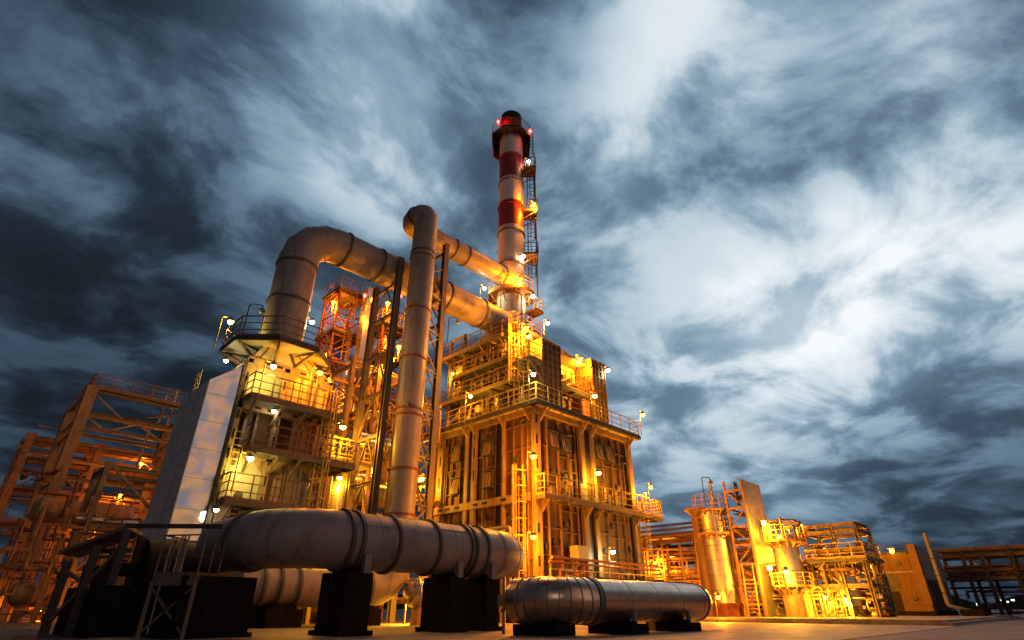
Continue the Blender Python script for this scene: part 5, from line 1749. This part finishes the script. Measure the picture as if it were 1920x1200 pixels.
L(850, 700, ('x', 24.0), 'yellow', 128, 'yellow lamp before the louvred panels of the convection section', h=1.2, kind='bell')
# furnace, lower part
L(1000, 855, ('d', 29.3), 'orange', 648, 'strong orange lamp at the furnace corner above the lower gallery', h=2.0)
L(1122, 886, ('y', 19.8), 'yellow', 259, 'yellow-white lamp midway along the lower furnace gallery', h=1.6)
L(1220, 912, ('y', 19.6), 'orange', 374, 'glaring lamp at the right end of the lower furnace gallery', h=1.6)
L(1000, 1005, ('d', 29.2), 'orange', 648, 'orange lamp at the furnace corner above the ground walkway', h=1.9)
L(1149, 1033, ('y', 19.7), 'white', 220, 'white lamp over the walkway along the furnace foot', h=1.5)
# right of the furnace
L(1228, 1054, ('x', 41.3), 'orange', 716, 'orange lamp in the rack just right of the furnace', h=2.2)
L(1317, 1112, ('x', 39.8), 'orange', 485, 'orange lamp low behind the rounded end of the shiny pipe', h=1.4)
L(1346, 1118, ('d', 34.6), 'orange', 485, 'orange lamp at the foot of the tallest right vessel', h=1.5)
L(1432, 981, ('d', 37.2), 'yellow', 601, 'yellow lamp upper on the silver screen', kind='flood', h=1.0)
L(1443, 1065, ('d', 37.2), 'yellow', 485, 'yellow lamp lower on the silver screen', kind='flood', h=1.0)
L(1473, 1070, ('d', 35.6), 'yellow', 439, 'yellow lamp in front of the brightest vessel', h=1.5)
L(1499, 984, ('d', 38.4), 'orange', 485, 'orange lamp over the head of the brightest vessel', h=1.3)
L(1541, 1027, ('d', 41.5), 'orange', 300, 'small orange lamp inside the yellow frame, left', h=1.0)
L(1607, 1026, ('d', 39.0), 'yellow', 601, 'bright lamp inside the yellow frame, right', h=1.0)
L(1547, 1118, ('d', 36.4), 'yellow', 439, 'yellow lamp on the guard rail post', h=1.4)
L(1584, 1122, ('d', 37.0), 'yellow', 346, 'yellow lamp at the foot of the smallest vessel', h=1.4)
L(1631, 1060, ('d', 39.0), 'orange', 300, 'orange lamp at the right of the yellow frame', h=1.2)
L(1672, 1033, ('x', 49.8), 'orange', 0, 'tiny orange lamp at the roof edge of the shed', kind='flood', h=.3)
# hidden-away lamps whose light shows between the steelwork at the left and centre
L(30, 1128, ('d', 46.0), 'amber', 700, 'orange lamp low behind the left rack posts, leftmost', h=1.6)
L(82, 1145, ('d', 38.0), 'amber', 600, 'orange lamp near the ground behind the left rack, second from left', h=1.2)
L(190, 1095, ('d', 33.0), 'amber', 500, 'orange lamp seen between the steel canopy posts', h=2.2)
L(225, 930, ('d', 49.0), 'amber', 1500, 'orange lamp under the tall open frame, behind the pipe rows', kind='flood', h=1.2)
L(100, 880, ('d', 52.0), 'amber', 1700, 'orange lamp among the far pipe rows at the left', kind='flood', h=1.2)
L(180, 990, ('d', 45.0), 'amber', 1100, 'orange lamp in the middle of the left pipe tangle', kind='flood', h=1.2)
L(265, 870, ('d', 52.0), 'amber', 1400, 'orange lamp just left of the silver side duct', kind='flood', h=1.2)
L(700, 880, ('d', 33.2), 'orange', 700, 'orange lamp above the low golden drum', kind='flood', h=1.0)
L(790, 900, ('d', 36.0), 'yellow', 420, 'yellow lamp glimpsed right of the flue riser', kind='flood', h=1.0)
L(778, 1120, ('d', 29.5), 'yellow', 700, 'yellow lamp low under the air duct between the piers', h=1.5)
L(690, 780, ('d', 37.0), 'amber', 700, 'orange lamp in the rack behind the duct trestle', kind='flood', h=1.0)
# unlit gooseneck lamps
for px, py, w, lab in ((491, 583, ('d', 24.4), 'unlit gooseneck lamp over the octagonal deck, left of the flue duct'), (858, 604, ('d', 33.5), 'unlit gooseneck lamp over the upper galleries, left of the chimney'),
                       (620, 712, ('y', 24.4), 'unlit lamp at the right end of the top boiler gallery'), (1332, 905, ('d', 36.3), 'unlit gooseneck lamp over the tallest right vessel')):
    pos = (on_y if w[0] == 'y' else at)(px, py, w[1])
    t = thing('gooseneck_lamp', lab, 'lamp', pos, 'unlit gooseneck lamps')
    o = pos
    MB().tube(bend([(o.x - .55, o.y + .3, o.z - 1.6), (o.x - .55, o.y + .3, o.z + .32), (o.x, o.y, o.z + .32), (o.x, o.y, o.z + .2)], .15, 4), .03, 8).build('post', 'dark', t)
    MB().lathe(o, (0, 0, 1), [(.17, -.05), (.16, .03), (.06, .16), (.04, .22)], 16).build('lamp_shade', 'lamp', t)
    MB().lathe(o, (0, 0, 1), [(.03, -.16), (.11, -.12), (.13, -.04), (.1, .0)], 14).build('bulb', 'pale', t)

for o in bpy.data.objects:
    if '_o' in o:
        del o['_o']
